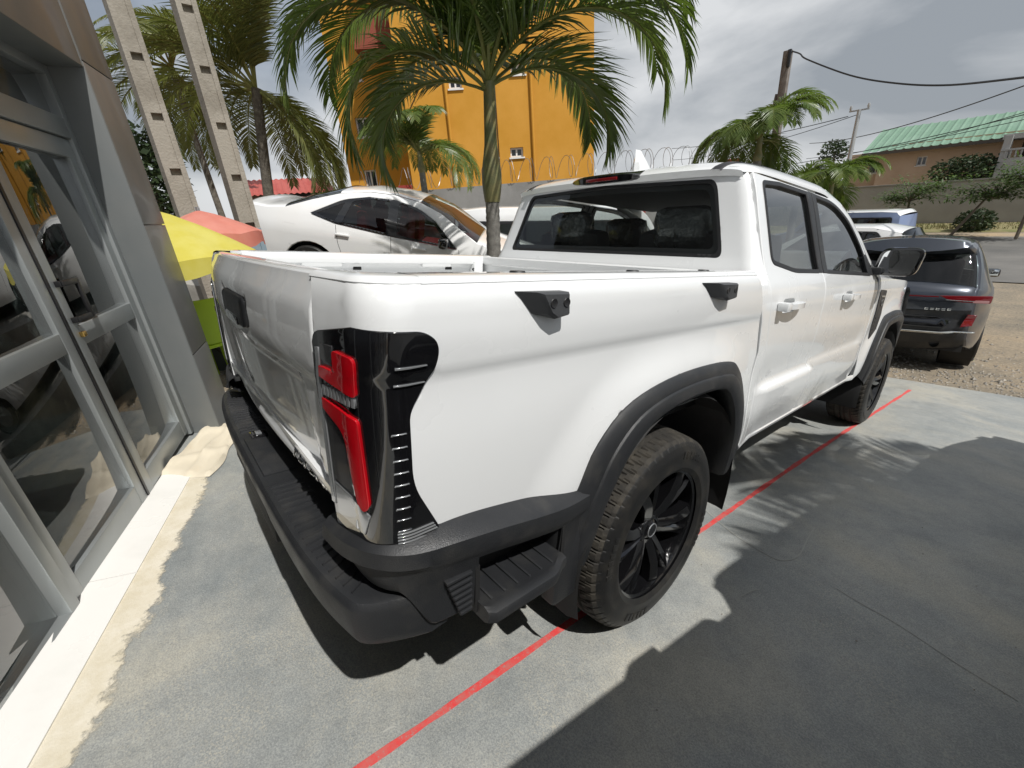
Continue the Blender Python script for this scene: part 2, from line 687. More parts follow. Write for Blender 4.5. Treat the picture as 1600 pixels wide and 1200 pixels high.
def build_truck():
    T = root('pickup_truck', 'white double-cab pickup with black flares and open bed, filling the middle', 'pickup truck',
             'white pickups parked side by side')
    arch = [tuple(p) for p in spline(ARCH_O, 40)]
    # ---- bed sides
    for sx in (1, -1):
        fl = sx < 0
        f = bed_map(sx)
        gap = [(0.655, 0.52), (0.645, 0.69), (0.66, 0.85), (0.672, 0.95), (0.64, 1.08), (0.592, 1.175), (0.53, 1.278)]
        low = [(S_GATE, 1.278), (S_GATE, 0.70), (-1.0, 0.70), (-0.47, 0.66)] + arch[6:-1] + [(0.64, 0.50)] + gap
        bed = panel('bed_side', low, f, WHITE, T, holes=[LAMP], grid=0.024, roll=0.006, thick=0.02, flip=fl)
        # tail lamp: glossy housing with lit elements laid over it
        L = panel('tail_lamp', [tuple(q) for q in offset_poly(fillet(LAMP, 0.012), -0.005)], f, GLOSSB, T, grid=0.013, roll=0.006, thick=0.03, off=0.0065, flip=fl, ds=0.012)
        L['label'] = 'tall black tail lamp with two red L-shaped lenses'
        el = lambda n, o, m, off=0.008, r=0.003: panel(n, o, f, m, L, grid=0.014, roll=r, thick=0.012, off=off, flip=fl, ds=0.012)
        el('red_lens', [(-1.165, 1.112), (-1.112, 1.110), (-1.112, 1.150, 0.008), (-1.046, 1.147, 0.014), (-1.042, 1.072, 0.010), (-1.110, 1.080), (-1.165, 1.088)], RED, 0.015)
        el('red_lens', [(-1.165, 1.046), (-1.044, 1.030, 0.012), (-1.036, 0.850, 0.018), (-1.050, 0.834, 0.010), (-1.068, 0.850), (-1.096, 0.992, 0.02), (-1.165, 1.024)], RED, 0.015)
        el('clear_lens', [(-1.165, 0.780, 0.01), (-1.060, 0.775), (-1.040, 0.826), (-1.066, 0.842), (-1.165, 0.860)], SILV, 0.011)
        el('smoked_lens', [(-1.165, 0.866), (-1.076, 0.856), (-1.104, 0.982, 0.02), (-1.165, 1.012)], SMOKE, 0.010)
        el('smoked_lens', [(-1.165, 1.122), (-1.120, 1.120), (-1.120, 1.156), (-1.165, 1.154)], SMOKE, 0.010)
        el('chrome_strip', [(-1.188, 0.80), (-1.170, 0.80), (-1.170, 1.145), (-1.182, 1.145)], SILV, 0.011, 0.002)
        for k in range(9):
            a = -1.160 + k * 0.0130
            el('reflector_rib', [(a, 1.052), (a + 0.0085, 1.052), (a + 0.0085, 1.074), (a, 1.074)], SILV, 0.013, 0.002)
        for k in range(9):
            z = 1.000 - k * 0.0262
            el('lamp_tick', [(-0.985, z), (-0.954, z + 0.002), (-0.955, z + 0.0042), (-0.983, z + 0.0036)], CHROME if k > 6 else SILV, 0.0090, 0.0008)
        for k in range(5):
            z = 0.786 - k * 0.0075
            el('lamp_tick', [(-0.985, z), (-0.905 + k * 0.004, z), (-0.905 + k * 0.004, z + 0.002), (-0.985, z + 0.002)], SILV, 0.0105, 0.0006)
        for z in (1.128, 1.095):
            el('lamp_tick', [(-0.975, z), (-0.915, z + 0.002), (-0.915, z + 0.004), (-0.975, z + 0.004)], SILV, 0.0105, 0.0008)
    # ---- bed tub: rails, inner walls, floor, headboard
    for sx in (1, -1):
        m = MB()
        rows = []
        for k in range(25):
            y = -0.90 + k * (0.53 + 0.90) / 24
            XT = bed_prof(1.2712) + 0.0025
            rows.append([(sx * q, y, z) for q, z in ((XT - 0.010, 1.262), (XT, 1.2712), (XT - 0.0055, 1.2795), (XT - 0.018, 1.2840), (0.805, 1.2845), (0.783, 1.279), (0.776, 1.262),
                                                     (0.778, 1.232), (0.800, 1.222), (0.815, 1.20), (0.815, 1.11), (0.800, 1.10),
                                                     (0.790, 1.02), (0.790, 0.99), (0.800, 0.98), (0.800, 0.80))])
        m.loft(rows, flip=(sx < 0))
        for y in (-0.55, 0.12):
            m.bevbox((sx * 0.796, y, 1.236), (0.034, 0.20, 0.05), 0.008)
        m.bevbox((sx * 0.79, 0.42, 1.10), (0.05, 0.07, 0.30), 0.008)
        m.build('bed_rail', WHITE, T)
    m = MB()
    for k in range(17):
        x = -0.78 + k * 0.0975
        m.bevbox((x, -0.27, 0.805), (0.055, 1.46, 0.014), 0.005)
    m.box((0, -0.27, 0.79), (1.64, 1.5, 0.02))
    for sx in (1, -1):
        m.bevbox((sx * 0.68, 0.02, 0.89), (0.25, 0.86, 0.20), 0.05)
    m.build('bed_floor', WHITE, T)
    m = MB()
    rows = []
    for k in range(31):
        x = -0.80 + k * 1.6 / 30
        rows.append([(x, y, z) for y, z in ((0.592, 0.60), (0.592, 1.262), (0.584, 1.272), (0.470, 1.279), (0.462, 1.272), (0.462, 1.235), (0.476, 1.225),
                                            (0.476, 1.14), (0.466, 1.13), (0.466, 1.08), (0.476, 1.07), (0.476, 0.80))])
    m.loft(rows)
    m.build('headboard', WHITE, T)
    for sx in (1, -1):
        f = bed_map(sx)
        r0, r1, r2, r3, r4, r5 = [], [], [], [], [], []
        for k in range(33):
            P = Vector(f(S_GATE + 0.001 + (YC + 0.13 - S_GATE) * k / 32, 1.272))
            d = Vector((P.x - sx * 0.79, P.y + 0.90, 0)).normalized()
            if P.y > -0.93:
                d = Vector((sx, 0, 0))
            i_ = Vector((sx * (0.697 + 0.10 * sstep(0.25, 0.9, k / 32)), -0.955 + 0.115 * sstep(0.5, 1.0, k / 32), 0))
            for r_, q_, z_ in ((r0, P - d * 0.004, 1.263), (r1, P + d * 0.0025, 1.2716), (r2, P - d * 0.004, 1.2797), (r3, P - d * 0.018, 1.2838), (r4, i_, 1.2825), (r5, i_, 1.20)):
                r_.append((q_.x, q_.y, z_))
        m = MB()
        m.loft([r0, r1, r2, r3, r4, r5], flip=(sx < 0))
        m.build('corner_cap', WHITE, T, 50)
    for x, y in ((-0.813, -0.36), (-0.813, 0.22), (0.813, -0.36), (0.813, 0.22)):
        MB().bevbox((x, y, 1.205), (0.012, 0.045, 0.022), 0.003).build('tie_down_slot', RUBBER, T)
    for sx in (1, -1):
        for y in (-0.62, -0.18, 0.24):
            m = MB()
            m.lathe([(0.0, 0.0035), (0.017, 0.0035), (0.019, 0.0)], 14, (sx * 0.825, y, 1.2838))
            o = m.build('rail_plug', RUBBER, T)
    for y in (0.34, 0.38):
        MB().lathe([(0, -0.006), (0.008, -0.006), (0.009, 0.0)], 10, (-0.766, y, 1.15 + (y - 0.34) * 1.2), 'X').build('bed_bolt', RUBBER, T)

    # ---- tailgate
    def tg(x, z):
        a = x / TGW
        y = yr_prof(z) - 0.013 - 0.030 * (1 - a * a) + 0.022 * sstep(1.10, 0.70, z)
        inner = sstep(0.60, 0.54, abs(x))
        y += 0.017 * inner * sstep(1.055, 1.035, z) * sstep(0.76, 0.80, z)
        y -= 0.010 * sstep(1.04, 1.10, z) * sstep(1.26, 1.20, z)
        y += 0.012 * sstep(0.22, 0.17, abs(x)) * sstep(1.065, 1.08, z) * sstep(1.20, 1.185, z)
        return (x, y, z)
    g = panel('tailgate', [(-TGW + 0.006, 0.805, 0.02), (-TGW + 0.07, 0.742, 0.02), (TGW - 0.07, 0.742, 0.02), (TGW - 0.006, 0.805, 0.02), (TGW - 0.006, 1.277, 0.012), (-TGW + 0.006, 1.277, 0.012)],
              tg, WHITE, T, grid=0.03, roll=0.008, thick=0.05)
    m = MB()
    rows = []
    for k in range(33):
        x = (-TGW + 0.008) + (2 * TGW - 0.016) * k / 32
        y = tg(x, 1.268)[1]
        rows.append([(x, y + 0.004, 1.262), (x, y + 0.008, 1.273), (x, y + 0.018, 1.2795), (x, y + 0.03, 1.281), (x, -0.972, 1.280), (x, -0.962, 1.276), (x, -0.960, 1.20)])
    m.loft(rows, cap=False)
    m.build('top_cap', WHITE, g, 50)
    m = MB()
    m.bevbox((0, -0.972, 1.03), (1.37, 0.012, 0.46), 0.004)
    for x in (-0.45, 0, 0.45):
        m.bevbox((x, -0.966, 1.0), (0.40, 0.012, 0.40), 0.006)
    m.build('inner_skin', WHITE, g)
    panel('tailgate_handle', [(-0.155, 1.088, 0.02), (0.155, 1.088, 0.02), (0.17, 1.178, 0.025), (-0.17, 1.178, 0.025)], tg, PLASTIC, g,
          grid=0.04, roll=0.012, thick=0.02, off=0.018)
    panel('handle_grip', [(-0.10, 1.092, 0.01), (0.10, 1.092, 0.01), (0.10, 1.116, 0.01), (-0.10, 1.116, 0.01)], tg, GLOSSB, g,
          grid=0.04, roll=0.004, thick=0.01, off=0.022)
    # chrome badge letters along the tailgate's foot (too blurred to read in the photograph)
    for k, (w, h) in enumerate(((0.026, 0.034), (0.03, 0.03), (0.024, 0.034), (0.03, 0.034), (0.026, 0.03), (0.028, 0.034))):
        x = 0.36 + k * 0.043
        for z in ((0.760, 0.785) if k % 2 else (0.772,)):
            panel('badge_letter', [(x, z), (x + w, z), (x + w, z + 0.008), (x, z + 0.008)], tg, CHROME, g, grid=0.05, roll=0.002, thick=0.006, off=0.007)
        panel('badge_letter', [(x, 0.757), (x + 0.008, 0.757), (x + 0.008, 0.757 + h), (x, 0.757 + h)], tg, CHROME, g, grid=0.05, roll=0.002, thick=0.006, off=0.0075)

    # ---- tie brackets on the bed sides
    for sx in (1, -1):
        for y0, ln in ((-0.695, 0.130), (0.085, 0.185)):
            m = MB()
            k = ln / 0.13
            base = [(y0, 1.252), (y0 + ln, 1.250), (y0 + ln + 0.004, 1.200), (y0 + ln * 0.72, 1.194), (y0 + ln * 0.34, 1.205)]
            mid = [(y0 + 0.035 * k, 1.2515), (y0 + ln, 1.2495), (y0 + ln + 0.004, 1.199), (y0 + ln * 0.70, 1.193), (y0 + ln * 0.52, 1.205)]
            top = [(y0 + 0.052 * k, 1.247), (y0 + ln - 0.004, 1.245), (y0 + ln, 1.204), (y0 + ln * 0.74, 1.198), (y0 + ln * 0.60, 1.208)]
            rows = []
            for poly, d in ((base, -0.01), (base, 0.004), (mid, 0.024), (top, 0.031)):
                rows.append([(sx * (fx_bed(y, z) + d if d < 0.02 else bed_prof(1.215) + d), y, z) for y, z in poly])
            m.loft(rows, closed=True, cap=True, flip=(sx > 0))
            b = m.build('tie_bracket', GREYP, T, 30)
            for fy in (0.58, 0.88):
                q = MB().lathe([(0.0, 0.0004), (0.0085, 0.0006), (0.0095, 0.0012), (0.0105, 0.0)], 14, (0, 0, 0), 'X')
                o = q.build('bolt_hole', RUBBER, b)
                o.location = (sx * (bed_prof(1.215) + 0.032), y0 + ln * fy + 0.004, 1.228)
                o.scale = (sx, 1, 1)

    # ---- wheel arch flares
    def flare(cy, sx, name, flipy=False):
        N = 48
        O = spline(ARCH_O, N)
        I = spline(ARCH_I, N)
        if flipy:
            O = [Vector((0.14 - p.x, p.y)) for p in O][::-1]
            I = [Vector((0.14 - p.x, p.y)) for p in I][::-1]
        rows = []
        fx = fx_bed if cy == 0 else fx_cab
        for o, i in zip(O, I):
            e = (i - o)
            def p(t, x):
                q = o + e * t
                return (sx * x, cy + q.x, q.y)
            xb = fx(cy + o.x, o.y)
            xo = xb + 0.034
            rows.append([p(-0.12, xb - 0.015), p(-0.12, xb + 0.003), p(-0.04, xb + 0.012), p(0.30, xb + 0.024), p(0.34, xb + 0.024), p(0.37, xo - 0.004), p(0.44, xo),
                         p(0.80, xo + 0.002), p(0.93, xo - 0.004), p(1.0, xo - 0.020), p(1.02, xo - 0.06), p(1.0, 0.62)])
        m = MB().loft(rows, flip=(sx < 0))
        fl = m.build(name, PLASTIC, T, 32)
        return fl
    for sx in (1, -1):
        for cy, fy in ((0, False), (WB - 0.07, True)):
            fl = flare(cy, sx, 'wheel_flare', fy)
            y0 = cy + 0.0
            fxx = fx_bed if cy == 0 else fx_cab
            if cy == 0:
                panel('flare_pad', [(y0 + 0.03, 0.912, 0.006), (y0 + 0.235, 0.905, 0.006), (y0 + 0.262, 0.937, 0.006), (y0 + 0.045, 0.950, 0.006)],
                      lambda y, z, f=fxx: (sx * (f(y, z) + 0.030 - 0.35 * (z - 0.905)), y, z), PLASTIC, fl, grid=0.05, roll=0.003, thick=0.01, off=0.004, flip=(sx < 0))
            # liner of the wheel house
            c0 = cy + 0.07
            rows = []
            for k in range(25):
                a = -0.25 + k / 24 * (PI + 0.5)
                rows.append([(sx * x, c0 + math.cos(a) * r, 0.37 + math.sin(a) * r) for x, r in ((0.935, 0.50), (0.90, 0.515), (0.42, 0.515), (0.40, 0.30))])
            MB().loft(rows).build('wheel_house', UNDER, T)
            w = WHEEL(T)
            w.location = (sx * 0.823, cy if cy == 0 else WB, RW)
            w.rotation_euler = (0.35 * (1 + cy), 0, 0 if sx > 0 else PI)

    # ---- rear cladding: from the flare round the corner of the bed, open over the side step
    CPATH = spline([(0.936, -0.42), (0.948, -0.55), (0.950, -0.72), (0.945, -0.85), (0.925, -0.945), (0.878, -1.005), (0.80, -1.035), (0.66, -1.045)], 61)
    for sx in (1, -1):
        rows, ok = [], []
        for k in range(61):
            p = CPATH[k]
            q = CPATH[min(60, k + 1)] - CPATH[max(0, k - 1)]
            n = Vector((-q.y, q.x)).normalized()
            if n.dot(p - Vector((0.5, -0.5))) < 0:
                n = -n
            zt = 0.708 + 0.058 * sstep(-0.42, -0.90, p.y) - 0.035 * sstep(0.90, 0.66, p.x)
            tail = sstep(-0.90, -0.99, p.y)
            zb = 0.525 + 0.105 * tail + 0.030 * sstep(0.88, 0.70, p.x)
            zb -= 0.12 * sstep(-0.53, -0.47, p.y)
            mid = zt - 0.085 + 0.03 * tail
            row = []
            for d, z in ((-0.070, zt + 0.004), (-0.062, zt + 0.008), (-0.014, zt - 0.006), (0.0, zt - 0.018), (0.004, zt - 0.052), (-0.006, mid + 0.012),
                         (-0.012, mid), (-0.016, mid * 0.5 + zb * 0.5), (-0.020, zb + 0.014), (-0.032, zb), (-0.10, zb - 0.004)):
                row.append((sx * (p.x + n.x * d), p.y + n.y * d, z))
            rows.append(row)
            ok.append(not (-0.790 < p.y < -0.525 and p.x > 0.9))
        m = MB()
        nn = len(rows[0])
        m.v = [v for r_ in rows for v in r_]
        for i in range(60):
            for k in range(nn - 1):
                if k >= 6 and not (ok[i] and ok[i + 1]):
                    continue
                qd = (i * nn + k, i * nn + k + 1, (i + 1) * nn + k + 1, (i + 1) * nn + k)
                m.f.append(qd[::-1] if sx > 0 else qd)
        c = m.build('corner_cladding', PLASTIC, T, 35)
        MB().bevbox((sx * 0.895, -0.47, 0.50), (0.06, 0.11, 0.30), 0.015).build('mud_guard', PLASTIC, c)
        m = MB()
        m.box((sx * 0.835, -0.66, 0.585), (0.02, 0.30, 0.14))
        m.box((sx * 0.885, -0.800, 0.585), (0.10, 0.012, 0.13))
        m.box((sx * 0.885, -0.515, 0.585), (0.10, 0.012, 0.13))
        m.build('step_recess', UNDER, c, 0)
        st = MB()
        rows = []
        for k in range(19):
            y = -0.800 + k * 0.275 / 18
            e = 0.030 * sstep(-0.60, -0.525, y) + 0.012 * sstep(-0.785, -0.80, y)
            rows.append([(sx * 0.84, y, 0.548), (sx * (0.962 - e), y, 0.553), (sx * (0.972 - e), y, 0.556), (sx * (0.988 - e), y, 0.551), (sx * (0.992 - e), y, 0.542), (sx * (0.988 - e), y, 0.520), (sx * (0.975 - e), y, 0.512), (sx * 0.84, y, 0.505)])
        st.loft(rows, closed=True, cap=True, flip=(sx > 0))
        s = st.build('side_step', PLASTIC, c, 35)
        for k in range(6):
            y = -0.770 + k * 0.040
            MB().bevbox((sx * 0.905, y, 0.553), (0.095, 0.007, 0.006), 0.002).build('tread_rib', PLASTIC, s)
        # slatted side vent in a shallow tray
        for k in range(7):
            z = 0.648 - k * 0.0165
            ln = 0.066 - k * 0.0055
            MB().bevbox((sx * 0.934, -0.852 + k * 0.003, z), (0.018, ln, 0.008), 0.003).build('vent_rib', PLASTIC, c)

    # ---- rear step bumper
    def yo(x):
        a = abs(x) / 0.86
        return -1.104 + 0.012 * a ** 2 + 0.042 * a ** 6 + 0.10 * max(0.0, (abs(x) - 0.83) / 0.07) ** 2
    rows = []
    NX = 81
    ZT = 0.620
    for k in range(NX):
        t = -1 + 2 * k / (NX - 1)
        x = 0.90 * math.copysign(1 - (1 - abs(t)) ** 1.4, t)
        y = yo(x)
        yi = max(-0.93, y + 0.075)
        rows.append([(x, yi, ZT - 0.002), (x, y + 0.028, ZT), (x, y + 0.012, ZT - 0.002), (x, y + 0.002, ZT - 0.012), (x, y, ZT - 0.022), (x, y + 0.002, 0.565), (x, y + 0.008, 0.525),
                     (x, y + 0.016, 0.508), (x, y + 0.034, 0.500), (x, yi, 0.504)])
    m = MB().loft(rows, cap=True, flip=True)
    bp = m.build('rear_bumper', PLASTIC, T, 35)
    bp['label'] = 'ribbed black step bumper under the tailgate'
    rib = None
    for sx in (1, -1):
        for k in range(19):
            x = sx * (0.250 + k * 0.031)
            y1 = yo(x) + 0.024
            y0 = -0.995 + 0.01 * (abs(x) < 0.4)
            lean = sx * -0.04 * sstep(0.3, 0.8, abs(x))
            zt = ZT + 0.0045
            P = [(x, y1), (x + lean * 0.35, y1 * 0.5 + y0 * 0.5), (x + lean, y0)]
            rows = []
            for px, py in P:
                rows.append([(px - 0.0045, py, ZT - 0.004), (px - 0.002, py, zt), (px + 0.002, py, zt), (px + 0.0045, py, ZT - 0.004)])
            MB().loft(rows, closed=True, cap=True).build('tread_rib', PLASTIC, bp, 50)
    MB().bevbox((0, -1.03, ZT + 0.002), (0.34, 0.10, 0.010), 0.004).build('step_plate', PLASTIC, bp)
    pl = MB().bevbox((-0.17, -1.03, ZT + 0.009), (0.07, 0.055, 0.010), 0.004).build('plate_lamp', GLOSSB, bp)
    MB().bevbox((-0.17, -1.03, ZT + 0.016), (0.035, 0.02, 0.006), 0.002).build('lamp_lens', SILV, pl)
    MB().bevbox((-0.05, -1.0, 0.43), (0.5, 0.16, 0.10), 0.02).build('tow_bar', UNDER, bp)
    MB().bevbox((0, -1.085, 0.55), (0.52, 0.03, 0.06), 0.008).build('plate_holder', UNDER, bp)

    # ---- cab: rear wall and corners wrapped round in one sheet
    r_prof = pchip([(1.0, 0.600), (1.2, 0.610), (1.27, 0.622), (1.33, 0.640), (1.644, 0.702), (1.70, 0.712), (1.75, 0.725)])
    RC, AL = 0.070, 0.14

    def cab_rear(s, z):
        a, sg = abs(s), (1 if s >= 0 else -1)
        r = r_prof(z)
        w = fx_cab(0.75, z)
        if a <= 1:
            return (sg * (w - RC) * a, r + 0.022 * (a * a - 1), z)
        if a < 1 + AL:
            p = (a - 1) / AL * PI / 2
            return (sg * (w - RC + RC * math.sin(p)), r + RC * (1 - math.cos(p)), z)
        return (sg * w, r + RC + (a - 1 - AL), z)
    CUT = [(0.715, 0.50), (0.725, 0.62), (0.745, 0.80), (0.750, 0.98), (0.728, 1.08), (0.706, 1.18), (0.698, 1.30), (0.715, 1.50), (0.740, 1.672)]
    cutf = pchip([(b, a) for a, b in CUT])

    def s_cut(z):
        d = cutf(z) - 0.006 - r_prof(z)
        if d >= RC:
            return 1 + AL + d - RC
        return 1 + AL * math.acos(max(-1.0, 1 - d / RC)) / (PI / 2)
    zz = [1.19 + (1.672 - 1.19) * k / 12 for k in range(13)]
    edge = [(s_cut(z), z) for z in zz] + [(s_cut(1.672), 1.70)]
    rg = []
    for sg in (-1, 1):
        pass
    wl = lambda z: (fx_cab(0.75, z) - RC)
    RG = [(-0.695 / wl(1.33), 1.330, 0.04), (0.695 / wl(1.33), 1.330, 0.04), (0.585 / wl(1.645), 1.648, 0.045), (0, 1.662), (-0.585 / wl(1.645), 1.648, 0.045)]
    cab = panel('cab_rear', edge + [(-a, b) for a, b in edge[::-1]], cab_rear, WHITE, T, holes=[RG], grid=0.028, roll=0.006, thick=0.02, flip=False)
    rw = panel('rear_window', RG, cab_rear, REARGLASS, T, grid=0.05, roll=0.0, thick=0.0, off=-0.006)
    sg_ = lambda d: [((-0.695 + d) / wl(1.33), 1.33 + d, 0.04), ((0.695 - d) / wl(1.33), 1.33 + d, 0.04), ((0.585 - d) / wl(1.645), 1.648 - d, 0.045), (0, 1.662 - d), ((-0.585 + d) / wl(1.645), 1.648 - d, 0.045)]
    panel('window_frit', sg_(0.0), cab_rear, RUBBER, rw, holes=[sg_(0.034)], grid=0.05, roll=0, thick=0, off=-0.010)
    panel('window_seal', sg_(-0.004), cab_rear, RUBBER, rw, holes=[sg_(0.011)], grid=0.05, roll=0.002, thick=0.006, off=0.001)
    # ---- roof
    zc = pchip([(0.66, 1.690), (0.69, 1.712), (0.74, 1.733), (0.85, 1.750), (1.12, 1.768), (1.66, 1.774), (1.95, 1.748), (2.08, 1.728)])
    zE = pchip([(0.66, 1.668), (0.74, 1.672), (1.12, 1.676), (1.60, 1.676), (1.80, 1.662), (1.95, 1.632), (2.08, 1.592)])

    def roof(u, y):
        a = min(1.0, abs(u))
        e = zE(y)
        w = cab_prof(e) + 0.004 - 0.012 * sstep(1.65, 1.85, y) - 0.030 * sstep(0.78, 0.655, y)
        return (u * w, y + 0.03 * (a * a) * sstep(0.9, 0.66, y), e + (zc(y) - e) * (1 - a ** 5) ** 0.5)
    rf = MB()
    us = [math.sin(-PI / 2 + PI * k / 56) for k in range(57)]
    ys = [0.655, 0.665, 0.68, 0.70, 0.72, 0.75, 0.80] + [0.88 + 0.08 * k for k in range(15)]
    rows = [[(roof(u, y)[0], roof(u, y)[1] if i else roof(u, y)[1] + 0.02, roof(u, y)[2] - (0.02 if i == 0 else 0)) for u in us] for i, y in enumerate(ys)]
    rf.loft(rows)
    ro = rf.build('roof', WHITE, T, 60)
    for sx in (1, -1):
        rows = []
        for y in ys:
            row = []
            for u, d in ((0.815, -0.004), (0.822, 0.004), (0.872, 0.004), (0.88, -0.004)):
                p = roof(sx * u, y)
                row.append((p[0], p[1] - (0.004 if y < 0.7 else 0), p[2] + d))
            rows.append(row)
        MB().loft(rows, flip=(sx < 0)).build('roof_strip', RUBBER, ro)
    fin = MB()
    rows = []
    for k in range(9):
        t = k / 8
        rows.append([(x, y, 1.758 + 0.115 * t ** 0.85) for x, y in ((-0.028 * (1 - t) - 0.003, 0.93 + 0.0 * t), (0, 0.915), (0.028 * (1 - t) + 0.003, 0.93), (0.02 * (1 - t) + 0.003, 1.06 - 0.10 * t), (0, 1.12 - 0.155 * t), (-0.02 * (1 - t) - 0.003, 1.06 - 0.10 * t))])
    fin.loft(rows, closed=True, cap=True)
    fin.build('antenna_fin', WHITE, ro, 50)
    bl = MB()
    rows = []
    for k in range(17):
        x = -0.215 + 0.43 * k / 16
        y = 0.648 + 0.02 * (x / 0.215) ** 2
        e = 0.012 * abs(x / 0.215) ** 6
        rows.append([(x, y + 0.04, 1.722), (x, y + 0.003, 1.716 - e), (x, y - 0.008, 1.706 - e), (x, y - 0.004, 1.676 + e), (x, y + 0.04, 1.670)])
    bl.loft(rows, cap=True, closed=True)
    bo = bl.build('brake_lamp', GLOSSB, ro)
    MB().bevbox((0.0, 0.6445, 1.690), (0.20, 0.012, 0.016), 0.004).build('red_lens', DRED, bo)

    # ---- cab sides
    cut = CUT
    for sx in (1, -1):
        fl = sx < 0
        f = side_map(sx)
        gapc = [(0.665, 0.50), (0.655, 0.69), (0.67, 0.85), (0.682, 0.95), (0.65, 1.08), (0.602, 1.175), (0.575, 1.23)]
        panel('cab_corner', gapc + [(0.693, 1.23)] + [(a - 0.006, b) for a, b in cut[::-1] if b < 1.2], f, WHITE, T, grid=0.04, roll=0.004, thick=0.02, flip=fl)

        def door(name, outl, win, trims, hy):
            d = panel(name, outl, f, WHITE, T, holes=[win, [(hy - 0.06, 1.105, 0.03), (hy + 0.09, 1.105, 0.03), (hy + 0.09, 1.165, 0.03), (hy - 0.06, 1.165, 0.03)]], grid=0.038, roll=0.005, thick=0.025, flip=fl)
            g = panel('window_glass', win, f, CARGLASS, d, grid=0.06, roll=0, thick=0, off=-0.010, flip=fl)
            wp = fillet(win, 0.03)
            o1 = [tuple(p) for p in offset_poly(wp, -0.012)]
            i1 = [tuple(p) for p in offset_poly(wp, 0.007)]
            panel('window_seal', o1, f, RUBBER, d, holes=[i1], grid=0.05, roll=0.003, thick=0.014, off=0.004, flip=fl, ds=0.05)
            for tr in trims:
                panel('pillar_trim', tr, f, PLASTIC, d, grid=0.05, roll=0.002, thick=0.012, off=0.0055, flip=fl)
            # handle and its cup
            h = MB()
            rows = []
            for k in range(17):
                t = k / 16
                y = hy - 0.125 + 0.275 * t
                b = 0.016 + 0.030 * math.sin(PI * min(1, max(0, t))) ** 0.6
                hw = 0.0145 + 0.002 * math.sin(PI * t)
                x = cab_prof(1.137)
                rows.append([(sx * (x + b * 0.55), y, 1.137 - hw), (sx * (x + b), y, 1.137 - hw * 0.7), (sx * (x + b), y, 1.137 + hw * 0.7), (sx * (x + b * 0.55), y, 1.137 + hw), (sx * (x + b * 0.2), y, 1.137)])
            h.loft(rows, closed=True, cap=True, flip=(sx > 0))
            ho = h.build('door_handle', WHITE, d, 50)
            MB().bevbox((sx * (cab_prof(1.137) + 0.022), hy - 0.105, 1.138), (0.044, 0.055, 0.038), 0.010).build('handle_base', WHITE, ho)
            cup = MB()
            rows = []
            for k in range(6):
                t = k / 5
                sc = math.cos(t * PI / 2)
                rows.append([(sx * (cab_prof(1.135) - 0.006 - 0.030 * math.sin(t * PI / 2)), hy + 0.015 + 0.080 * sc * math.cos(a), 1.135 + 0.038 * sc * math.sin(a)) for a in [2 * PI * j / 20 for j in range(20)]])
            cup.loft(rows, closed=True)
            cup.build('handle_cup', WHITE, ho)
            return d
        rear_win = [(0.782, 1.320, 0.03), (1.03, 1.284, 0.05), (1.368, 1.280, 0.012), (1.352, 1.648, 0.015), (1.0, 1.650), (0.808, 1.636, 0.03)]
        front_win = [(1.492, 1.278, 0.012), (2.39, 1.255, 0.03), (2.29, 1.400, 0.1), (2.07, 1.555, 0.12), (1.80, 1.638, 0.12), (1.476, 1.648, 0.015)]
        door('rear_door', [(1.418, 0.52, 0.03), (1.418, 1.668, 0.01)] + [(a, b) for a, b in cut[::-1]], rear_win,
             [[(1.362, 1.272), (1.416, 1.270), (1.416, 1.660), (1.346, 1.658)]], 0.905)
        door('front_door', [(1.426, 0.52, 0.03), (2.50, 0.52, 0.05), (2.585, 0.66, 0.05), (2.585, 1.19, 0.02), (2.50, 1.258, 0.02), (2.33, 1.43, 0.1), (2.10, 1.572, 0.15), (1.80, 1.664, 0.12), (1.426, 1.668, 0.01)],
             front_win, [[(1.428, 1.270), (1.498, 1.268), (1.482, 1.658), (1.428, 1.660)], [(2.33, 1.250), (2.475, 1.248), (2.35, 1.375), (2.30, 1.375)]], 1.875)
        # front fender with its vent
        arch2 = [(WB - 0.07 + 0.14 - p[0], p[1]) for p in arch][::-1]
        panel('front_fender', [(2.598, 0.66), (2.62, 0.50)] + arch2[1:-4] + [(WB + 0.66, 0.72), (4.22, 0.74), (4.26, 1.02), (4.15, 1.135), (3.6, 1.195), (2.9, 1.225), (2.62, 1.235)],
              f, WHITE, T, grid=0.045, roll=0.005, thick=0.02, flip=fl)
        v = panel('fender_vent', [(2.665, 1.150, 0.03), (2.86, 1.140, 0.02), (2.86, 0.97), (2.80, 0.86, 0.03), (2.695, 0.79, 0.02), (2.69, 1.0)], f, PLASTIC, T, grid=0.05, roll=0.004, thick=0.012, off=0.006, flip=fl)
        for k in range(4):
            z = 0.86 + k * 0.028
            panel('vent_slat', [(2.715, z), (2.79 + k * 0.012, z), (2.79 + k * 0.012, z + 0.010), (2.715, z + 0.010)], f, PLASTIC, v, grid=0.05, roll=0.002, thick=0.006, off=0.010, flip=fl)
        q = MB().lathe([(0.024, 0.0), (0.024, 0.004), (0.019, 0.004), (0.019, 0.0)], 20, (0, 0, 0), 'X').build('vent_emblem', SILV, v)
        q.location = (sx * (cab_prof(1.06) + 0.008), 2.775, 1.055)
        panel('vent_slat', [(2.73, 1.095), (2.83, 1.092), (2.83, 1.104), (2.73, 1.107)], f, SILV, v, grid=0.05, roll=0.001, thick=0.005, off=0.009, flip=fl)
        # rocker below the doors and sill step
        m = MB()
        rows = []
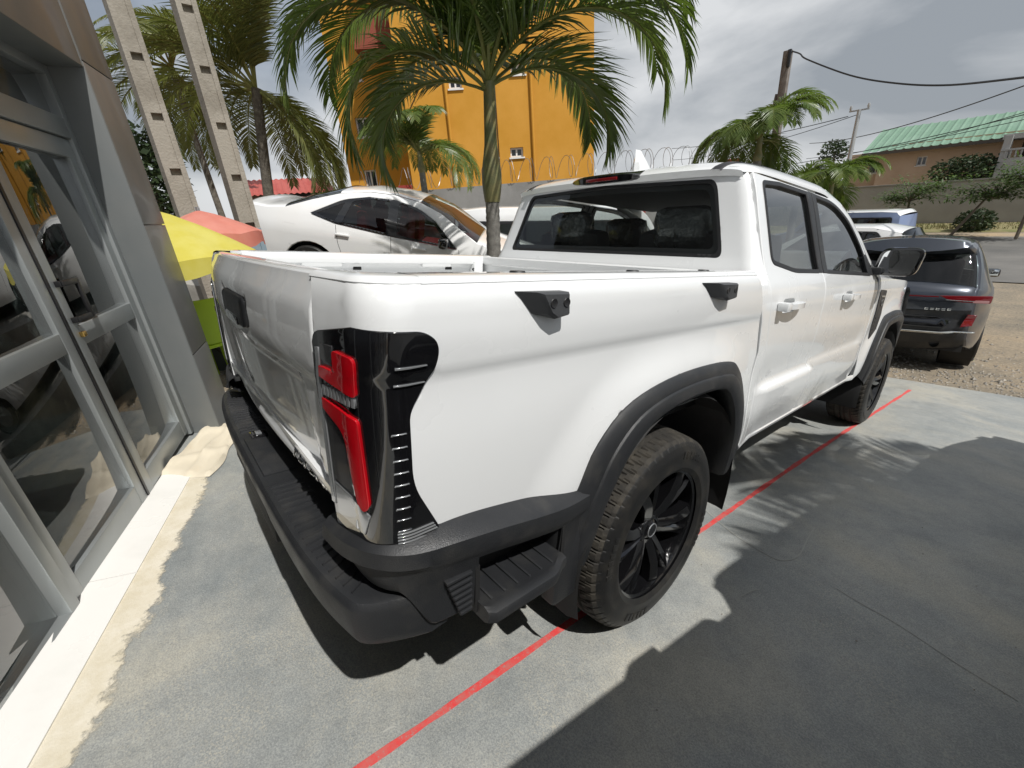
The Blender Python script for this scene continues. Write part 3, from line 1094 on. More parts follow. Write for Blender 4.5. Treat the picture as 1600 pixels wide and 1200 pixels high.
        for k in range(21):
            y = 0.66 + k * (2.62 - 0.66) / 20
            x = fx_cab(y, 0.53)
            rows.append([(sx * (x - 0.006), y, 0.535), (sx * (x + 0.002), y, 0.515), (sx * (x - 0.004), y, 0.497), (sx * (x - 0.05), y, 0.488), (sx * 0.70, y, 0.48)])
        m.loft(rows, flip=(sx < 0))
        m.build('rocker_panel', WHITE, T)
        # A-pillar
        m = MB()
        rows = []
        for k in range(15):
            t = k / 14
            y = 1.74 + (2.66 - 1.74) * t
            z = pchip([(1.74, 1.674), (2.05, 1.60), (2.30, 1.47), (2.50, 1.315), (2.66, 1.215)])(y)
            x = cab_prof(z)
            rows.append([(sx * (x + 0.001), y, z - 0.012), (sx * (x - 0.004), y + 0.012, z + 0.010), (sx * (x - 0.03), y + 0.04, z + 0.040), (sx * (x - 0.075), y + 0.05, z + 0.046), (sx * (x - 0.08), y + 0.02, z - 0.01)])
        m.loft(rows, closed=True, cap=True, flip=(sx < 0))
        m.build('a_pillar', WHITE, T, 50)
        # door mirror
        mh = MB()
        rows = []
        for k, (yy, sc) in enumerate(((2.470, 0.93), (2.475, 1.0), (2.50, 1.02), (2.56, 0.95), (2.62, 0.72), (2.65, 0.3))):
            row = []
            for j in range(28):
                a = 2 * PI * j / 28
                ca, sa = math.cos(a), math.sin(a)
                ex = math.copysign(abs(ca) ** 0.45, ca) * 0.112 * sc
                ez = math.copysign(abs(sa) ** 0.45, sa) * 0.088 * sc
                row.append((sx * (0.985 + ex + 0.012 * ez / 0.088), yy - 0.02 * ex / 0.112, 1.338 + ez))
            rows.append(row)
        mh.loft(rows, closed=True, cap=True, flip=(sx < 0))
        mo = mh.build('door_mirror', GLOSSB, T, 40)
        gl = MB()
        row = []
        for j in range(28):
            a = 2 * PI * j / 28
            ca, sa = math.cos(a), math.sin(a)
            ex = math.copysign(abs(ca) ** 0.45, ca) * 0.094
            ez = math.copysign(abs(sa) ** 0.45, sa) * 0.072
            row.append((sx * (0.985 + ex + 0.012 * ez / 0.088), 2.466 - 0.02 * ex / 0.112, 1.338 + ez))
        gl.add(row, [tuple(range(28)) if sx < 0 else tuple(range(28))[::-1]])
        gl.build('mirror_glass', MIRROR, mo, 0)
        MB().bevbox((sx * 0.865, 2.475, 1.275), (0.10, 0.07, 0.05), 0.012).build('mirror_arm', PLASTIC, mo)

    # ---- windscreen, bonnet, nose
    m = MB()
    rows = []
    for k in range(9):
        t = k / 8
        y, z = 2.10 + 0.66 * t, 1.735 - 0.50 * t
        w = 0.60 + 0.15 * t
        rows.append([(w * u, y + 0.10 * (1 - u * u) - 0.02, z + 0.02 * (1 - u * u)) for u in [-1 + j / 8 for j in range(17)]])
    m.loft(rows)
    m.build('windscreen', REARGLASS, T)
    m = MB()
    rows = []
    for k in range(17):
        t = k / 16
        y = 2.66 + 1.56 * t
        z = 1.235 - 0.02 * t - 0.11 * t ** 3
        rows.append([(0.865 * u * (1 - 0.06 * t * t), y + 0.06 * (1 - u * u) * t, z + 0.035 * (1 - abs(u) ** 3) - 0.045 * sstep(0.93, 1.0, abs(u)) + 0.012 * sstep(0.5, 0.6, abs(u))) for u in [-1 + j / 12 for j in range(25)]])
    m.loft(rows)
    m.build('bonnet', WHITE, T, 50)
    m = MB()
    rows = []
    for k in range(25):
        u = -1 + k / 12
        x = 0.86 * u
        bow = 0.11 * (1 - abs(u) ** 3)
        rows.append([(x, 4.10 + bow, 1.12), (x, 4.20 + bow, 1.08), (x, 4.24 + bow, 0.90), (x, 4.22 + bow, 0.60), (x, 4.12 + bow, 0.42), (x, 3.9, 0.40)])
    m.loft(rows)
    fb = m.build('front_bumper', PLASTIC, T, 40)
    MB().bevbox((0, 4.34, 0.93), (1.15, 0.05, 0.26), 0.02).build('grille', GLOSSB, T)
    for sx in (1, -1):
        MB().bevbox((sx * 0.70, 4.26, 0.98), (0.26, 0.12, 0.17), 0.03).build('headlight', SILV, T)
    # ---- underbody, axle, frame
    m = MB()
    m.box((0, 1.62, 0.51), (1.56, 2.1, 0.06))
    m.box((0, -0.2, 0.76), (1.58, 1.55, 0.05))
    for sx in (1, -1):
        m.bevbox((sx * 0.50, 1.3, 0.49), (0.09, 4.6, 0.16), 0.02)
    m.tube([(-0.72, 0, RW), (0.72, 0, RW)], 0.06, 12)
    m.tube([(-0.72, WB, RW), (0.72, WB, RW)], 0.045, 10)
    m.bevbox((0.12, 0.0, RW), (0.26, 0.26, 0.26), 0.08)
    m.bevbox((0.0, 3.5, 0.62), (1.0, 1.2, 0.5), 0.05)
    m.tube([(0.35, 2.6, 0.42), (0.35, 0.5, 0.42), (0.30, -0.2, 0.46), (0.30, -0.85, 0.42)], 0.035, 10)
    m.build('underbody', UNDER, T)
    # ---- interior
    m = MB()
    m.box((0, 1.7, 0.62), (1.5, 1.95, 0.10))
    m.bevbox((0, 2.42, 1.06), (1.5, 0.42, 0.34), 0.08)
    m.box((0, 0.80, 1.0), (1.46, 0.10, 0.62))
    for sx in (1, -1):
        m.box((sx * 0.80, 1.65, 0.95), (0.05, 1.9, 0.60))
    m.bevbox((0, 1.42, 1.672), (1.24, 1.30, 0.02), 0.008)
    m.build('cab_interior', SEAT, T)
    for x, y in ((-0.38, 1.55), (0.38, 1.55), (-0.38, 0.98), (0.38, 0.98)):
        st = MB()
        st.bevbox((x, y + 0.25, 0.92), (0.52, 0.52, 0.16), 0.06)
        tilt = Matrix.Translation((x, y, 0.98)) @ Matrix.Rotation(0.22, 4, 'X')
        st.bevbox((0, 0, 0.20), (0.50, 0.14, 0.58), 0.06, m=tilt)
        so = st.build('seat', SEAT, T)
        hd = MB()
        tilt = Matrix.Translation((x, y - 0.12, 1.46)) @ Matrix.Rotation(0.10, 4, 'X')
        hd.bevbox((0, 0, 0), (0.30, 0.13, 0.21), 0.055, m=tilt)
        hd.bevbox((0, 0.01, -0.16), (0.46, 0.12, 0.16), 0.05, m=tilt)
        hd.build('headrest', WRAP, so, 60)
    sw = MB()
    c = Vector((-0.38, 2.10, 1.16))
    ax = Vector((0, -0.9, 0.42)).normalized()
    a1 = Vector((1, 0, 0))
    a2 = ax.cross(a1)
    sw.tube([c + (a1 * math.cos(t) + a2 * math.sin(t)) * 0.185 for t in [2 * PI * k / 28 for k in range(29)]], 0.016, 8, cap=False)
    sw.tube([c - a1 * 0.18, c + a1 * 0.18], 0.02, 6)
    sw.build('steering_wheel', SEAT, T)
    return T


# ---- a wheel: rim with tyre, cap and nuts; axis along x, outer face at +x
_wheel = {}


def WHEEL(parent):
    if not _wheel:
        NB = 58
        NS = NB * 8
        prof = [(-0.128, 0.250), (-0.133, 0.285), (-0.130, 0.325), (-0.118, 0.352), (-0.108, 0.3625), (-0.088, 0.3665), (-0.064, 0.3695), (-0.060, 0.3610), (-0.052, 0.3610), (-0.048, 0.3710),
                (-0.022, 0.3725), (-0.018, 0.3640), (-0.009, 0.3640), (-0.005, 0.3730), (0.005, 0.3730), (0.009, 0.3640), (0.018, 0.3640), (0.022, 0.3725), (0.048, 0.3710), (0.052, 0.3610), (0.060, 0.3610), (0.064, 0.3695),
                (0.088, 0.3665), (0.108, 0.3625), (0.118, 0.352), (0.126, 0.340), (0.1265, 0.337), (0.1325, 0.325), (0.134, 0.300), (0.1325, 0.285), (0.1345, 0.275), (0.1345, 0.262), (0.129, 0.252), (0.124, 0.244)]
        rows = []
        for k in range(NS):
            a = 2 * PI * k / NS
            row = []
            for h, r in prof:
                rr = r
                ah = abs(h)
                if r > 0.345:
                    ph = (k / 8.0 + (0.9 * (ah - 0.06) / 0.06 if ah > 0.062 else 2.2 * h / 0.12)) % 1.0
                    if ah > 0.062 and ph < 0.13:
                        rr -= 0.0085 if r > 0.36 else 0.006
                    elif ah < 0.05 and ah > 0.02 and (ph < 0.12):
                        rr -= 0.006
                row.append((h, rr * math.cos(a), rr * math.sin(a)))
            rows.append(row)
        rows.append(rows[0])
        t = MB().loft(rows, flip=True)
        # raised blocks of sidewall lettering
        rnd = random.Random(3)
        for base in (0.6, 2.4, 3.8, 5.4):
            for j in range(6):
                a = base + j * 0.085
                wd = 0.012 + 0.010 * rnd.random()
                M4 = Matrix.Rotation(a, 4, 'X') @ Matrix.Translation((0.1338, 0.309, 0))
                t.bevbox((0, 0, 0), (0.004, 0.026, wd), 0.001, m=M4)
        _wheel['tyre'] = t
        r = MB()
        r.lathe([(0.252, 0.128), (0.256, 0.122), (0.246, 0.118), (0.236, 0.112), (0.230, 0.085), (0.222, 0.02), (0.216, -0.12), (0.250, -0.128)], 64, (0, 0, 0), 'X')
        NSP = 6
        for k in range(NSP):
            for d in (-1, 1):
                M4 = Matrix.Rotation(2 * PI * k / NSP, 4, 'X')
                rws = []
                for rad, off, wd, x in ((0.040, 0.009, 0.018, 0.075), (0.085, 0.014, 0.018, 0.092), (0.15, 0.023, 0.018, 0.106), (0.20, 0.037, 0.021, 0.110), (0.238, 0.050, 0.026, 0.106)):
                    o = d * off
                    rws.append([M4 @ Vector(p) for p in ((x - 0.045, o - wd, rad), (x - 0.006, o - wd, rad), (x + (0.004 if d > 0 else -0.004), o - wd * 0.55, rad), (x + (-0.004 if d > 0 else 0.006), o + wd * 0.55, rad), (x - 0.010, o + wd, rad), (x - 0.045, o + wd, rad))])
                r.loft(rws, closed=True, cap=True, flip=True)
        r.lathe([(0.062, 0.035), (0.062, 0.070), (0.055, 0.080), (0.040, 0.082)], 32, (0, 0, 0), 'X')
        r.lathe([(0.0, -0.02), (0.215, -0.02)], 40, (0, 0, 0), 'X')
        _wheel['rim'] = r
        h = MB().lathe([(0.0, 0.088), (0.022, 0.088), (0.0225, 0.0895), (0.027, 0.0895), (0.029, 0.086), (0.041, 0.078)], 30, (0, 0, 0), 'X')
        _wheel['cap'] = h
        n = MB()
        for k in range(6):
            a = 2 * PI * (k + 0.5) / 6
            n.lathe([(0.0, 0.080), (0.007, 0.078), (0.009, 0.055)], 10, (0, 0.060 * math.cos(a), 0.060 * math.sin(a)), 'X')
        _wheel['nut'] = n
        ring = MB().lathe([(0.0225, 0.0885), (0.024, 0.0905), (0.027, 0.0905), (0.028, 0.088)], 30, (0, 0, 0), 'X')
        _wheel['ring'] = ring
        o = r.build('wheel', RIM, None, 38)
        ty = t.build('tyre', TYRE, o, 28)
        ty.data.materials.append(TREAD)
        for po in ty.data.polygons:
            if math.hypot(po.center.y, po.center.z) > 0.3525 and abs(po.center.x) < 0.119:
                po.material_index = 1
        c = h.build('hub_cap', RIM, o, 40)
        ring.build('emblem_ring', SILV, c, 40)
        n.build('wheel_nuts', CHROME, o, 40)
        _wheel['obj'] = o
        o.parent = parent
        return o
    return copy_tree(_wheel['obj'], parent)


truck = build_truck()
truck.matrix_world = TILT

twin = copy_tree(truck)
twin['label'] = 'second white pickup alongside, only a dark sliver showing at the bottom right corner'
twin.matrix_world = TILT @ Matrix.Translation((2.80, -0.62, 0)) @ Matrix.Rotation(math.radians(-5.8), 4, 'Z')

# ------------------------------------------------------------------ ground, apron, road
TS = math.tan(SLOPE)


def gz(x, y):
    """height of the open ground"""
    if y < -3.5:
        z = TS * 3.5
    elif y < 7:
        z = -TS * y
    else:
        t = min(1.0, (y - 7) / 3)
        z = -TS * 7 - TS * 3 * (t - t * t / 2)
    return z


def node_mat(name, build, rough=0.8):
    m = bpy.data.materials.new(name)
    m.use_nodes = True
    nt = m.node_tree
    b = nt.nodes['Principled BSDF']
    b.inputs['Roughness'].default_value = rough
    build(nt, b)
    MATS[name] = m
    return m


def N_noise(nt, scale, detail=6, rough=0.6, vec=None, dist=0.0):
    n = nt.nodes.new('ShaderNodeTexNoise')
    n.inputs['Scale'].default_value = scale
    n.inputs['Detail'].default_value = detail
    n.inputs['Roughness'].default_value = rough
    n.inputs['Distortion'].default_value = dist
    if vec is None:
        g = nt.nodes.new('ShaderNodeNewGeometry')
        vec = g.outputs['Position']
    nt.links.new(vec, n.inputs['Vector'])
    return n.outputs['Fac']


def N_ramp(nt, fac, stops):
    r = nt.nodes.new('ShaderNodeValToRGB')
    els = r.color_ramp.elements
    while len(els) < len(stops):
        els.new(0.5)
    for e, (p, c) in zip(els, stops):
        e.position = p
        e.color = (*c, 1) if len(c) == 3 else c
    nt.links.new(fac, r.inputs['Fac'])
    return r.outputs['Color']


def N_mix(nt, fac, a, b, mode='MIX'):
    m = nt.nodes.new('ShaderNodeMix')
    m.data_type = 'RGBA'
    m.blend_type = mode
    for s, k in ((fac, 0), (a, 6), (b, 7)):
        if isinstance(s, (int, float)):
            m.inputs[k].default_value = s
        elif isinstance(s, tuple):
            m.inputs[k].default_value = (*s, 1)
        else:
            nt.links.new(s, m.inputs[k])
    return m.outputs[2]


def N_bump(nt, b, fac, strength, dist=0.01):
    n = nt.nodes.new('ShaderNodeBump')
    n.inputs['Strength'].default_value = strength
    n.inputs['Distance'].default_value = dist
    nt.links.new(fac, n.inputs['Height'])
    nt.links.new(n.outputs['Normal'], b.inputs['Normal'])


BW = lambda v: (v, v, v)


def apron_nodes(nt, b):
    base = N_ramp(nt, N_noise(nt, 1.3, 6, 0.6, dist=0.5), [(0.32, (0.215, 0.235, 0.240)), (0.50, (0.298, 0.308, 0.298)), (0.66, (0.385, 0.375, 0.330))])
    soft = N_ramp(nt, N_noise(nt, 17, 6, 0.65), [(0.30, BW(0.90)), (0.70, BW(1.08))])
    c = N_mix(nt, 1.0, base, soft, 'MULTIPLY')
    grain = N_ramp(nt, N_noise(nt, 210, 4, 0.8), [(0.34, (0.66, 0.66, 0.67)), (0.50, (0.98, 0.98, 0.98)), (0.66, (1.38, 1.35, 1.26))])
    c = N_mix(nt, 1.0, c, grain, 'MULTIPLY')
    # where the paint has worn, pale cement shows as a fine speckle
    mask = N_ramp(nt, N_noise(nt, 2.6, 8, 0.7, dist=0.5), [(0.47, BW(0.0)), (0.62, BW(1.0))])
    speck = N_ramp(nt, N_noise(nt, 150, 5, 0.8), [(0.52, BW(0.0)), (0.60, BW(0.8))])
    c = N_mix(nt, N_mix(nt, 1.0, mask, speck, 'MULTIPLY'), c, (0.47, 0.44, 0.36))
    spots = N_ramp(nt, N_noise(nt, 8.5, 10, 0.78), [(0.69, BW(0.0)), (0.73, BW(0.75))])
    c = N_mix(nt, spots, c, (0.58, 0.54, 0.44))
    stain = N_ramp(nt, N_noise(nt, 1.9, 8, 0.7, dist=1.2), [(0.58, BW(0.0)), (0.76, BW(0.45))])
    c = N_mix(nt, stain, c, (0.13, 0.145, 0.15))
    nt.links.new(c, b.inputs['Base Color'])
    r = N_ramp(nt, N_noise(nt, 5, 6, 0.6), [(0.3, BW(0.36)), (0.7, BW(0.62))])
    nt.links.new(r, b.inputs['Roughness'])
    N_bump(nt, b, N_noise(nt, 190, 5, 0.75), 0.35, 0.006)


def ground_nodes(nt, b):
    big = N_ramp(nt, N_noise(nt, 0.33, 6, 0.6), [(0.36, (0.175, 0.160, 0.130)), (0.52, (0.33, 0.27, 0.195)), (0.66, (0.42, 0.31, 0.19))])
    fine = N_ramp(nt, N_noise(nt, 22, 8, 0.8), [(0.30, (0.45, 0.45, 0.46)), (0.50, (0.95, 0.95, 0.94)), (0.72, (1.5, 1.46, 1.38))])
    nt.links.new(N_mix(nt, 1.0, big, fine, 'MULTIPLY'), b.inputs['Base Color'])
    b.inputs['Roughness'].default_value = 0.95
    N_bump(nt, b, N_noise(nt, 30, 6, 0.8), 0.9, 0.03)


def asphalt_nodes(nt, b):
    big = N_ramp(nt, N_noise(nt, 0.5, 5, 0.6), [(0.35, (0.10, 0.098, 0.092)), (0.65, (0.165, 0.158, 0.145))])
    fine = N_ramp(nt, N_noise(nt, 60, 5, 0.7), [(0.3, BW(0.7)), (0.7, BW(1.2))])
    nt.links.new(N_mix(nt, 1.0, big, fine, 'MULTIPLY'), b.inputs['Base Color'])
    b.inputs['Roughness'].default_value = 0.85
    N_bump(nt, b, N_noise(nt, 90, 4, 0.7), 0.4, 0.01)


def paint_nodes(colA, colB, sc, thr=0.45):
    def f(nt, b):
        c = N_ramp(nt, N_noise(nt, sc, 8, 0.75), [(thr - 0.1, colA), (thr + 0.15, colB)])
        nt.links.new(c, b.inputs['Base Color'])
        N_bump(nt, b, N_noise(nt, 110, 4, 0.7), 0.2, 0.005)
    return f


def red_nodes(nt, b):
    c = N_ramp(nt, N_noise(nt, 30, 8, 0.75), [(0.40, (0.66, 0.045, 0.045)), (0.62, (0.52, 0.12, 0.105))])
    chip = N_ramp(nt, N_noise(nt, 75, 6, 0.8), [(0.58, BW(0.0)), (0.62, BW(0.85))])
    nt.links.new(N_mix(nt, chip, c, (0.27, 0.27, 0.25)), b.inputs['Base Color'])
    N_bump(nt, b, N_noise(nt, 110, 4, 0.7), 0.2, 0.005)


def screed_nodes(nt, b):
    """cream cement smeared over the concrete, breaking up away from the wall"""
    c = N_ramp(nt, N_noise(nt, 9, 8, 0.75), [(0.38, (0.60, 0.54, 0.41)), (0.63, (0.70, 0.65, 0.54))])
    nt.links.new(c, b.inputs['Base Color'])
    g = nt.nodes.new('ShaderNodeNewGeometry')
    d = nt.nodes.new('ShaderNodeVectorMath')
    d.operation = 'DOT_PRODUCT'
    nt.links.new(g.outputs['Position'], d.inputs[0])
    d.inputs[1].default_value = tuple(FN)
    def math_(op, x, y):
        m = nt.nodes.new('ShaderNodeMath')
        m.operation = op
        for k, s in enumerate((x, y)):
            if isinstance(s, (int, float)):
                m.inputs[k].default_value = s
            else:
                nt.links.new(s, m.inputs[k])
        return m.outputs[0]
    dist = math_('SUBTRACT', d.outputs['Value'], J.dot(FN))
    n1 = math_('MULTIPLY', N_noise(nt, 6, 9, 0.72), 0.22)
    n2 = math_('MULTIPLY', N_noise(nt, 45, 6, 0.8), 0.07)
    e = math_('SUBTRACT', math_('ADD', n1, n2), dist)
    mr = nt.nodes.new('ShaderNodeMapRange')
    mr.inputs['From Min'].default_value = -0.140
    mr.inputs['From Max'].default_value = -0.112
    nt.links.new(e, mr.inputs['Value'])
    nt.links.new(mr.outputs['Result'], b.inputs['Alpha'])
    N_bump(nt, b, N_noise(nt, 110, 4, 0.7), 0.3, 0.005)


def sheet(name, poly, dz, material, tilt=True, kind='structure', grid=None):
    """flat sheet; poly in forecourt coordinates when tilt"""
    P = [Vector((x, y, dz)) for x, y in poly]
    if tilt:
        P = [TILT @ p for p in P]
    o = MB().add(P, [tuple(range(len(P)))]).build(name, material, None, 0)
    return tag(o, kind=kind)


# the open ground reaches the horizon
gm = MB()
gxs = [-900, -300, -120] + [-60 + 4 * k for k in range(31)] + [120, 300, 900]
gys = [-300, -80, -30, -10, -3.5] + [-3 + 1.0 * k for k in range(24)] + [24, 30, 40, 60, 100, 200, 500, 1500]
gm.loft([[(x, y, gz(x, y) - 0.045) for x in gxs] for y in gys], flip=False)
tag(gm.build('ground', node_mat('gravel and dirt', ground_nodes)), kind='structure')
APRON = node_mat('painted concrete', apron_nodes)
ap = MB()
rows = []
far = lambda x: 5.50 + 0.22 * (x - 0.8) if x > -3 else 4.66
for k in range(2):
    rows.append([TILT @ Vector((x, (-2.9 if k == 0 else far(x)), 0.0)) for x in [-2.75 + 0.5 * j for j in range(30)]])
rows.append([TILT @ Vector((x, far(x) + 0.002, -0.06)) for x in [-2.75 + 0.5 * j for j in range(30)]])
ap.loft(rows)
tag(ap.build('apron', APRON, None, 20), kind='structure')
# red bay line, hand-painted edge
rnd = random.Random(11)
rows = []
for k in range(121):
    t = k / 120
    y = -1.75 + 6.75 * t
    x = 0.752 + 0.0330 * (y + 1.05) + 0.012 * sstep(1.0, 5.0, y) * (y - 1.0)
    w = 0.0125 + 0.003 * math.sin(k * 0.7) * rnd.random()
    rows.append([TILT @ Vector((x - w + 0.003 * rnd.random(), y, 0.004)), TILT @ Vector((x + w + 0.003 * rnd.random(), y, 0.004))])
tag(MB().loft(rows, flip=True).build('bay_line', node_mat('red line paint', red_nodes), None, 0), kind='structure')
# hairline joints in the concrete, filled pale
JOINT = mat('pale joint filler', (0.40, 0.40, 0.37), 0.8)
for pts_ in ([(1100, 795), (1140, 830), (1190, 862), (1222, 876), (1248, 868), (1262, 842), (1272, 825)], [(1305, 918), (1340, 940), (1390, 968), (1440, 1000), (1500, 1040), (1590, 1095)], [(1158, 932), (1172, 925), (1186, 921)], [(598, 1145), (610, 1138), (618, 1136)]):
    P_ = [TILT.inverted() @ at_plane(u, v, (0, 0, 0), TILT.to_3x3() @ Vector((0, 0, 1))) for u, v in pts_]
    S_ = spline([(q.x, q.y) for q in P_], 40)
    rows = []
    for k in range(40):
        t_ = (S_[min(39, k + 1)] - S_[max(0, k - 1)]).normalized()
        w_ = 0.0016 + 0.0012 * rnd.random()
        rows.append([TILT @ Vector((S_[k].x - t_.y * w_, S_[k].y + t_.x * w_, 0.0025)), TILT @ Vector((S_[k].x + t_.y * w_, S_[k].y - t_.x * w_, 0.0025))])
    tag(MB().loft(rows, flip=True).build('floor_joint', JOINT, None, 0), kind='structure')
# street beyond and its verge
RD = node_mat('asphalt', asphalt_nodes)
rd = MB()
rd.loft([[(x, y + 0.05 * x, gz(x, y) - 0.02) for x in (-200, -60, -20, -8, 0, 8, 20, 60, 200)] for y in (15.5, 18, 22, 27)])
tag(rd.build('road', RD), kind='structure')

# ------------------------------------------------------------------ showroom front
J = Vector((-2.08, -1.174, 0.0))
FU = Vector((0.956, -0.293, 0)).normalized()
FN = Vector((-FU.y, FU.x, 0))
FM = Matrix(((FU.x, FN.x, 0, J.x), (FU.y, FN.y, 0, J.y), (0, 0, 1, 0), (0, 0, 0, 1)))   # (along, outward, up)
ALU = mat('brushed aluminium frame', (0.34, 0.36, 0.36), 0.36, 0.5, wear=(6, 0.08))
CLAD = mat('grey composite cladding', (0.165, 0.178, 0.180), 0.42, 0.1, 0.1, wear=(2.5, 0.10), noise=(2.0, (0.19, 0.198, 0.195), 0.4, 0.7))
CLADB = mat('dark grey composite cladding', (0.150, 0.152, 0.150), 0.42, 0.15, 0.1, wear=(2.5, 0.10))
BLK = mat('black powder coat', (0.012, 0.012, 0.013), 0.35)
BRASS = mat('brass', (0.75, 0.50, 0.16), 0.25, 1.0)
SHOPGLASS = glass_mat('shop glass', (0.42, 0.47, 0.46), 1.52, 0.0, 2.2)
S = root('showroom_front', 'grey clad showroom front with aluminium glass doors along the left edge', 'building', loc=(0, 0, 0))


def fbox(name, c, d, m, parent=S, b=0.004):
    o = MB().bevbox((0, 0, 0), d, b, ).build(name, m, parent, 35)
    o.matrix_world = FM @ Matrix.Translation(c)
    return o


# pier: cladding cassettes with open joints, outer face and reveal
seams = [0.02, 0.715, 1.545, 2.368, 3.19, 4.01, 4.83]
for a, b in zip(seams, seams[1:]):
    fbox('cladding_panel', (-0.145, 0.196, (a + b) / 2), (0.41, 0.012, b - a - 0.007), CLADB, b=0.003)
fbox('cladding_panel', (0.064, 0.098, 2.42), (0.012, 0.204, 4.8), CLAD)
fbox('pier_core', (-0.145, 0.075, 2.41), (0.40, 0.225, 4.82), BLK)
for k in range(4):
    a = 0.08 + 1.7 * k
    for z0, z1 in ((2.335, 3.19), (3.197, 4.01), (4.017, 4.83)):
        fbox('cladding_panel', (a + 0.85, 0.196, (z0 + z1) / 2), (1.69, 0.012, z1 - z0), CLADB, b=0.003)
fbox('soffit_panel', (3.47, 0.098, 2.340), (6.8, 0.205, 0.012), CLAD)
fbox('header_core', (3.47, 0.05, 3.6), (6.78, 0.22, 2.45), BLK)
ZF = 0.20
# frames
for u in (0.092, 1.745, 2.70, 3.62, 4.55, 5.5, 6.4):
    fbox('frame_post', (u, 0.0, 1.26), (0.055, 0.09, 2.16), ALU)
fbox('frame_transom', (3.3, 0.0, 2.045), (6.4, 0.088, 0.10), ALU)
fbox('frame_head', (3.3, 0.0, 2.315), (6.4, 0.088, 0.05), ALU)
fbox('frame_sill', (4.1, 0.0, 0.215), (4.7, 0.088, 0.06), ALU)
fbox('sill_rubber', (4.1, 0.047, 0.20), (4.7, 0.006, 0.02), BLK)
for a, b in ((0.12, 1.72), (1.772, 2.672), (2.728, 3.592), (3.648, 4.522), (4.578, 5.472), (5.528, 6.372)):
    fbox('transom_glass', ((a + b) / 2, 0.0, 2.19), (b - a, 0.008, 0.20), SHOPGLASS, b=0.001)
for a, b in ((1.772, 2.672), (2.728, 3.592), (3.648, 4.522), (4.578, 5.472), (5.528, 6.372)):
    fbox('fixed_glass', ((a + b) / 2, 0.0, 1.12), (b - a, 0.008, 1.76), SHOPGLASS, b=0.001)


def leaf(u0, u1, hinge_left):
    d = fbox('door_leaf', ((u0 + u1) / 2, 0.004, 1.945), (u1 - u0, 0.05, 0.09), ALU)
    d.data.name = 'door_leaf'
    inv = d.matrix_world.inverted()

    def sub(name, c, s, m, b=0.004):
        o = fbox(name, c, s, m, None, b)
        mw = o.matrix_world.copy()
        o.parent = d
        o.matrix_parent_inverse = inv
        o.matrix_world = mw
        return o
    sub('stile', (u0 + 0.036, 0.004, 1.055), (0.072, 0.048, 1.70), ALU)
    sub('stile', (u1 - 0.036, 0.004, 1.055), (0.072, 0.048, 1.70), ALU)
    sub('bottom_rail', ((u0 + u1) / 2, 0.004, 0.262), (u1 - u0 - 0.144, 0.046, 0.11), ALU)
    sub('mid_rail', ((u0 + u1) / 2, 0.004, 1.075), (u1 - u0 - 0.144, 0.046, 0.09), ALU)
    sub('glass', ((u0 + u1) / 2, 0.004, 1.51), (u1 - u0 - 0.144, 0.008, 0.78), SHOPGLASS, 0.001)
    sub('glass', ((u0 + u1) / 2, 0.004, 0.673), (u1 - u0 - 0.144, 0.008, 0.714), SHOPGLASS, 0.001)
    sub('gasket', (u1 + 0.012 if hinge_left else u0 - 0.012, 0.006, 1.10), (0.014, 0.05, 1.78), BLK, 0.002)
    return d, sub


d1, sub = leaf(0.122, 0.915, True)
for z in (1.150, 1.315):
    sub('door_pull', (0.80, 0.050, z), (0.145, 0.014, 0.026), BLK)
    sub('pull_foot', (0.865, 0.036, z), (0.03, 0.03, 0.026), BLK)
sub('door_pull', (0.735, 0.050, 1.2325), (0.026, 0.014, 0.19), BLK)
sub('lock', (0.850, 0.034, 1.080), (0.034, 0.02, 0.024), BRASS)
d2, sub = leaf(0.945, 1.715, False)
# the room behind the glass
FLOORI = mat('pale showroom tiles', (0.36, 0.37, 0.36), 0.14, 0, 0.2, noise=(1.5, (0.42, 0.43, 0.42), 0.4, 0.7))
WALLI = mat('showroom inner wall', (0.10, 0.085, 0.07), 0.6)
WOOD = mat('dark brown wood', (0.075, 0.036, 0.016), 0.35, noise=(7, (0.12, 0.06, 0.026), 0.4, 0.65))
fbox('inner_floor', (3.0, -2.6, 0.10), (7.4, 5.1, 0.16), FLOORI, b=0.002)
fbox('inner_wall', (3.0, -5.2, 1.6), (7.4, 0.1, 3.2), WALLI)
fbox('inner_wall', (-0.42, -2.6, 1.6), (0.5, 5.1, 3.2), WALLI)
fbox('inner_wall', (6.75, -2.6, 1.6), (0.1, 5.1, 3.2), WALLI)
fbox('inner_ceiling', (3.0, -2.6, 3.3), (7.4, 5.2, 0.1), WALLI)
for i, (u, d, w, h) in enumerate(((0.9, -1.9, 0.9, 0.75), (2.6, -2.3, 1.5, 0.78))):
    t = root('wooden_desk', ('small' if i == 0 else 'long') + ' dark wooden desk behind the showroom glass', 'desk', loc=FM @ Vector((u, d, 0.18)))
    t.rotation_euler = (0, 0, math.atan2(FU.y, FU.x))
    MB().bevbox((0, 0, h), (w, 0.55, 0.04), 0.005).build('desk_top', WOOD, t)
    for a in (-1, 1):
        MB().bevbox((a * (w / 2 - 0.05), 0, h / 2), (0.04, 0.5, h - 0.04), 0.004).build('side_panel', WOOD, t)
    MB().bevbox((0, -0.2, h * 0.55), (w - 0.12, 0.02, h * 0.7), 0.004).build('back_panel', WOOD, t)

